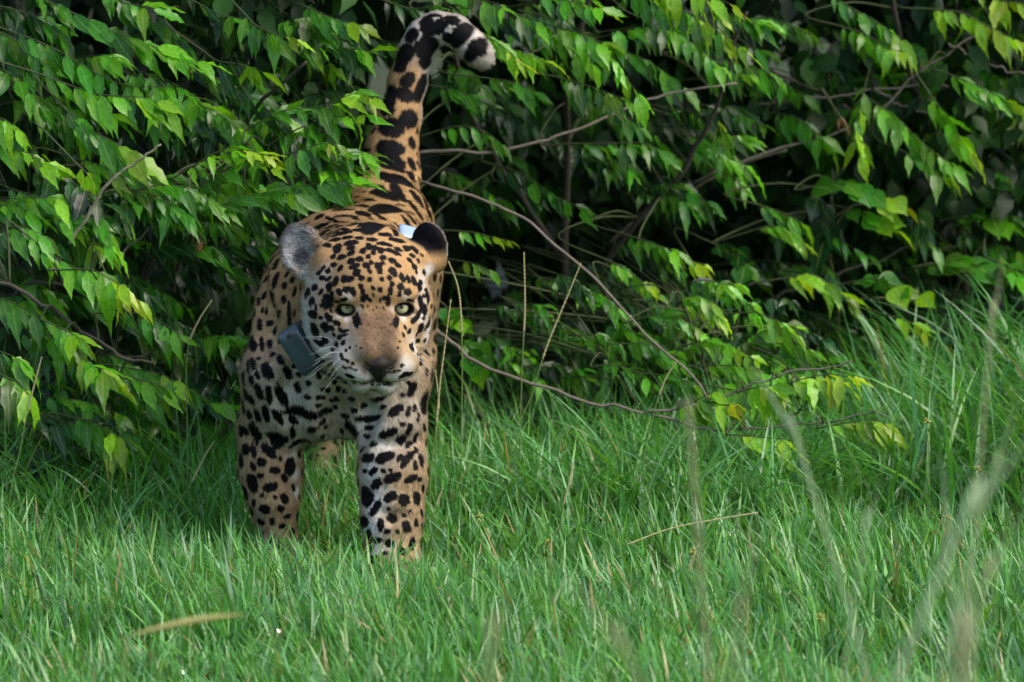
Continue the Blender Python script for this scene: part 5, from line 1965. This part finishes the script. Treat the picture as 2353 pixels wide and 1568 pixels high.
m_nearblade = simple_mat("broad_blade", (.20, .30, .12), rough=.5, noise=.25, scale=20)
for label, path, Y, w, mat in [
    ("broad pale blade slanting across the fallen branch's limp leaves", [(1725, 835), (1770, 910), (1815, 990), (1855, 1090)], -4.9, .013, m_pale),
    ("dull brown upright stem before the fallen branch", [(1578, 930), (1585, 1000), (1592, 1070)], -5.7, .012, m_fade),
    ("tall tan stem rising in front of the creeper", [(2305, 570), (2295, 660), (2280, 740), (2270, 840)], -4.7, .010, m_fade),
    ("wide grey-green blade leaning in from the meadow's edge", [(2380, 990), (2300, 1090), (2230, 1180), (2170, 1290)], -6.7, .022, m_pale),
    ("thin pale stem beside the wide grey-green blade", [(2025, 1105), (2005, 1160), (1990, 1220), (1975, 1300)], -5.3, .008, m_pale),
    ("whitish upright blade with soft bent tip", [(2212, 1285), (2210, 1360), (2216, 1450), (2222, 1580)], -7.2, .012, m_pale),
    ("drooping buff seed spray beside the whitish upright blade", [(2255, 1430), (2225, 1480), (2215, 1540), (2218, 1600)], -7.7, .030, m_fade),
    ("green-tan stem crossing the meadow at a slant", [(1300, 1330), (1360, 1400), (1430, 1500), (1480, 1600)], -6.9, .011, m_fade),
    ("brownish stem standing alone in the short grass before the forefeet", [(1180, 1330), (1150, 1400), (1130, 1490), (1120, 1600)], -7.2, .012, m_fade),
    ("green blade arching out of the wide seed spray", [(2160, 1040), (2168, 1100), (2175, 1200), (2180, 1300)], -5.1, .008, m_pale),
    ("straw-coloured stem leaning away from the whitish blade", [(2360, 1150), (2310, 1240), (2270, 1340), (2230, 1460)], -6.7, .011, m_fade),
    ("slim tan stem before the pale thin stem", [(1745, 1190), (1722, 1300), (1700, 1420), (1685, 1560)], -6.9, .010, m_fade),
    ("broad green stem beside the leaning straw-coloured stem", [(2353, 860), (2320, 980), (2290, 1080), (2250, 1200)], -5.7, .012, m_nearblade),
]:
    near_blade(label, path, Y, w, mat)
P = smooth_path([at(295, 1462, -3.9), at(380, 1440, -3.9), at(470, 1422, -3.9), at(562, 1412, -3.9)], 30)
rr = .0050 * np.sin(np.linspace(.15, np.pi - .1, 30)) * (1 + .18 * np.cos(np.arange(30) * np.pi))
V, F = tube(P - P[0], rr, 7)
ob = empty("seed_plume", np.array([P[0][0] - .05, P[0][1], -.003]))
tag(ob, "ochre seed plume arching low over the short grass before the jaguar", "seed plume")
oo = link("plume", make_mesh("plume", V + P[0] - np.array(ob.location), F), simple_mat("ochre_plume", (.32, .30, .10), rough=.8, noise=.3, scale=90), ob)
S = smooth_path([np.array(ob.location), (np.array(ob.location) + P[0]) / 2 + np.array([-.01, 0, .01]), P[0]], 10) - np.array(ob.location)
V, F = tube(S, .0016, 5)
link("stem", make_mesh("stem", V, F), m_stalk, ob)

# small white petals fallen on the blades
m_petal = simple_mat("petal_white", (.75, .72, .62), rough=.5, noise=.08)
for label, (px, py), Y in (("small white petal caught on meadow blades beside the ochre seed plume", (640, 1455), -1.55), ("tiny cream petal below the ochre seed plume", (420, 1590 - 40), -1.7)):
    V, F, _ = leaf_shape(3, rows=5, wide=.38, curl=.3, fold=.5, tooth=0)
    c = at(px, py, Y)
    c[2] = max(c[2], .03)
    o = link("petal", make_mesh("petal", V * .011, F), m_petal)
    o.location = c
    o.rotation_euler = (1.0, .3, .6)
    tag(o, label, "petal")

# ------------------------------------------------------------------ broad weeds low in the turf
rngW = np.random.RandomState(63)
n = 2600
x = rngW.uniform(-2.2, 2.2, n)
y = rngW.uniform(-3.2, 1.2, n)
k = rngW.rand(n) < sm(noise3(np.stack([x, y, 0 * x], 1), 5, 71), .05, .7)
x, y = x[k], y[k]
n = len(x)
az = rngW.uniform(0, 6.28, n)
el = rngW.uniform(.1, .9, n)
V, F, C = leaf_mass(np.stack([x, y, rngW.uniform(.02, .085, n)], 1), np.stack([np.cos(az), np.sin(az), el], 1), np.stack([-.3 * np.cos(az), -.3 * np.sin(az) - .3, np.ones(n)], 1),
                    rngW.uniform(.022, .05, n), np.clip(np.array([.045, .150, .022]) * (1 + .3 * rngW.normal(size=(n, 1))), .01, .4))
me = make_mesh("weeds", V, F)
add_color(me, "col", C)
tag(link("weeds", me, m_leafmass), "small broad-leaved weeds low among the meadow blades", "weeds", None, "stuff")

# small yellow sedge tufts standing in the turf
m_sedge = simple_mat("sedge_yellow", (.26, .29, .05), rough=.7, noise=.3, scale=200)
for label, px, py, Y in (
        ("yellow sedge tuft between the jaguar's forefoot and the dry pale straw", 1257, 1250, -1.0),
        ("yellow sedge tuft under the broad green stem by the long grass", 2246, 1078, -.5),
        ("yellow sedge tuft just beneath the dry pale straw", 1592, 1268, -1.05),
        ("yellow sedge tuft beside the thin upright blade in front of the long grass", 2176, 1190, -.6),
        ("yellow sedge tuft standing past the fallen branch's outer leaf tips", 2130, 970, .1),
        ("yellow sedge tuft touching the ochre seed plume", 437, 1432, -1.6),
        ("yellow sedge tuft close beside the jaguar's forward foreleg", 1100, 1190, -.45),
        ("yellow sedge tuft in open turf near the slim tan stem", 1885, 1420, -1.7)):
    c = at(px, py, Y)
    c[2] = max(c[2], .10)
    ob = empty("sedge_tuft", (c[0], c[1], -.003))
    tag(ob, label, "sedge", "yellow sedge tufts")
    b = np.array([c[0], c[1], -.003])
    V, F = tube(smooth_path([b - b, (c - b) * .6 + np.array([.006, 0, 0]), c - b], 8), .0009, 5)
    link("stem", make_mesh("stem", V, F), m_stalk, ob)
    for q in range(9):
        d = unit(rngW.normal(size=3) + np.array([0, 0, .7]))
        V, F = tube([c - b, c - b + d * .006, c - b + d * rngW.uniform(.007, .012)], [.0010, .0018, .0005], 5)
        link("spikelet", make_mesh("spikelet", V, F), m_sedge, ob)
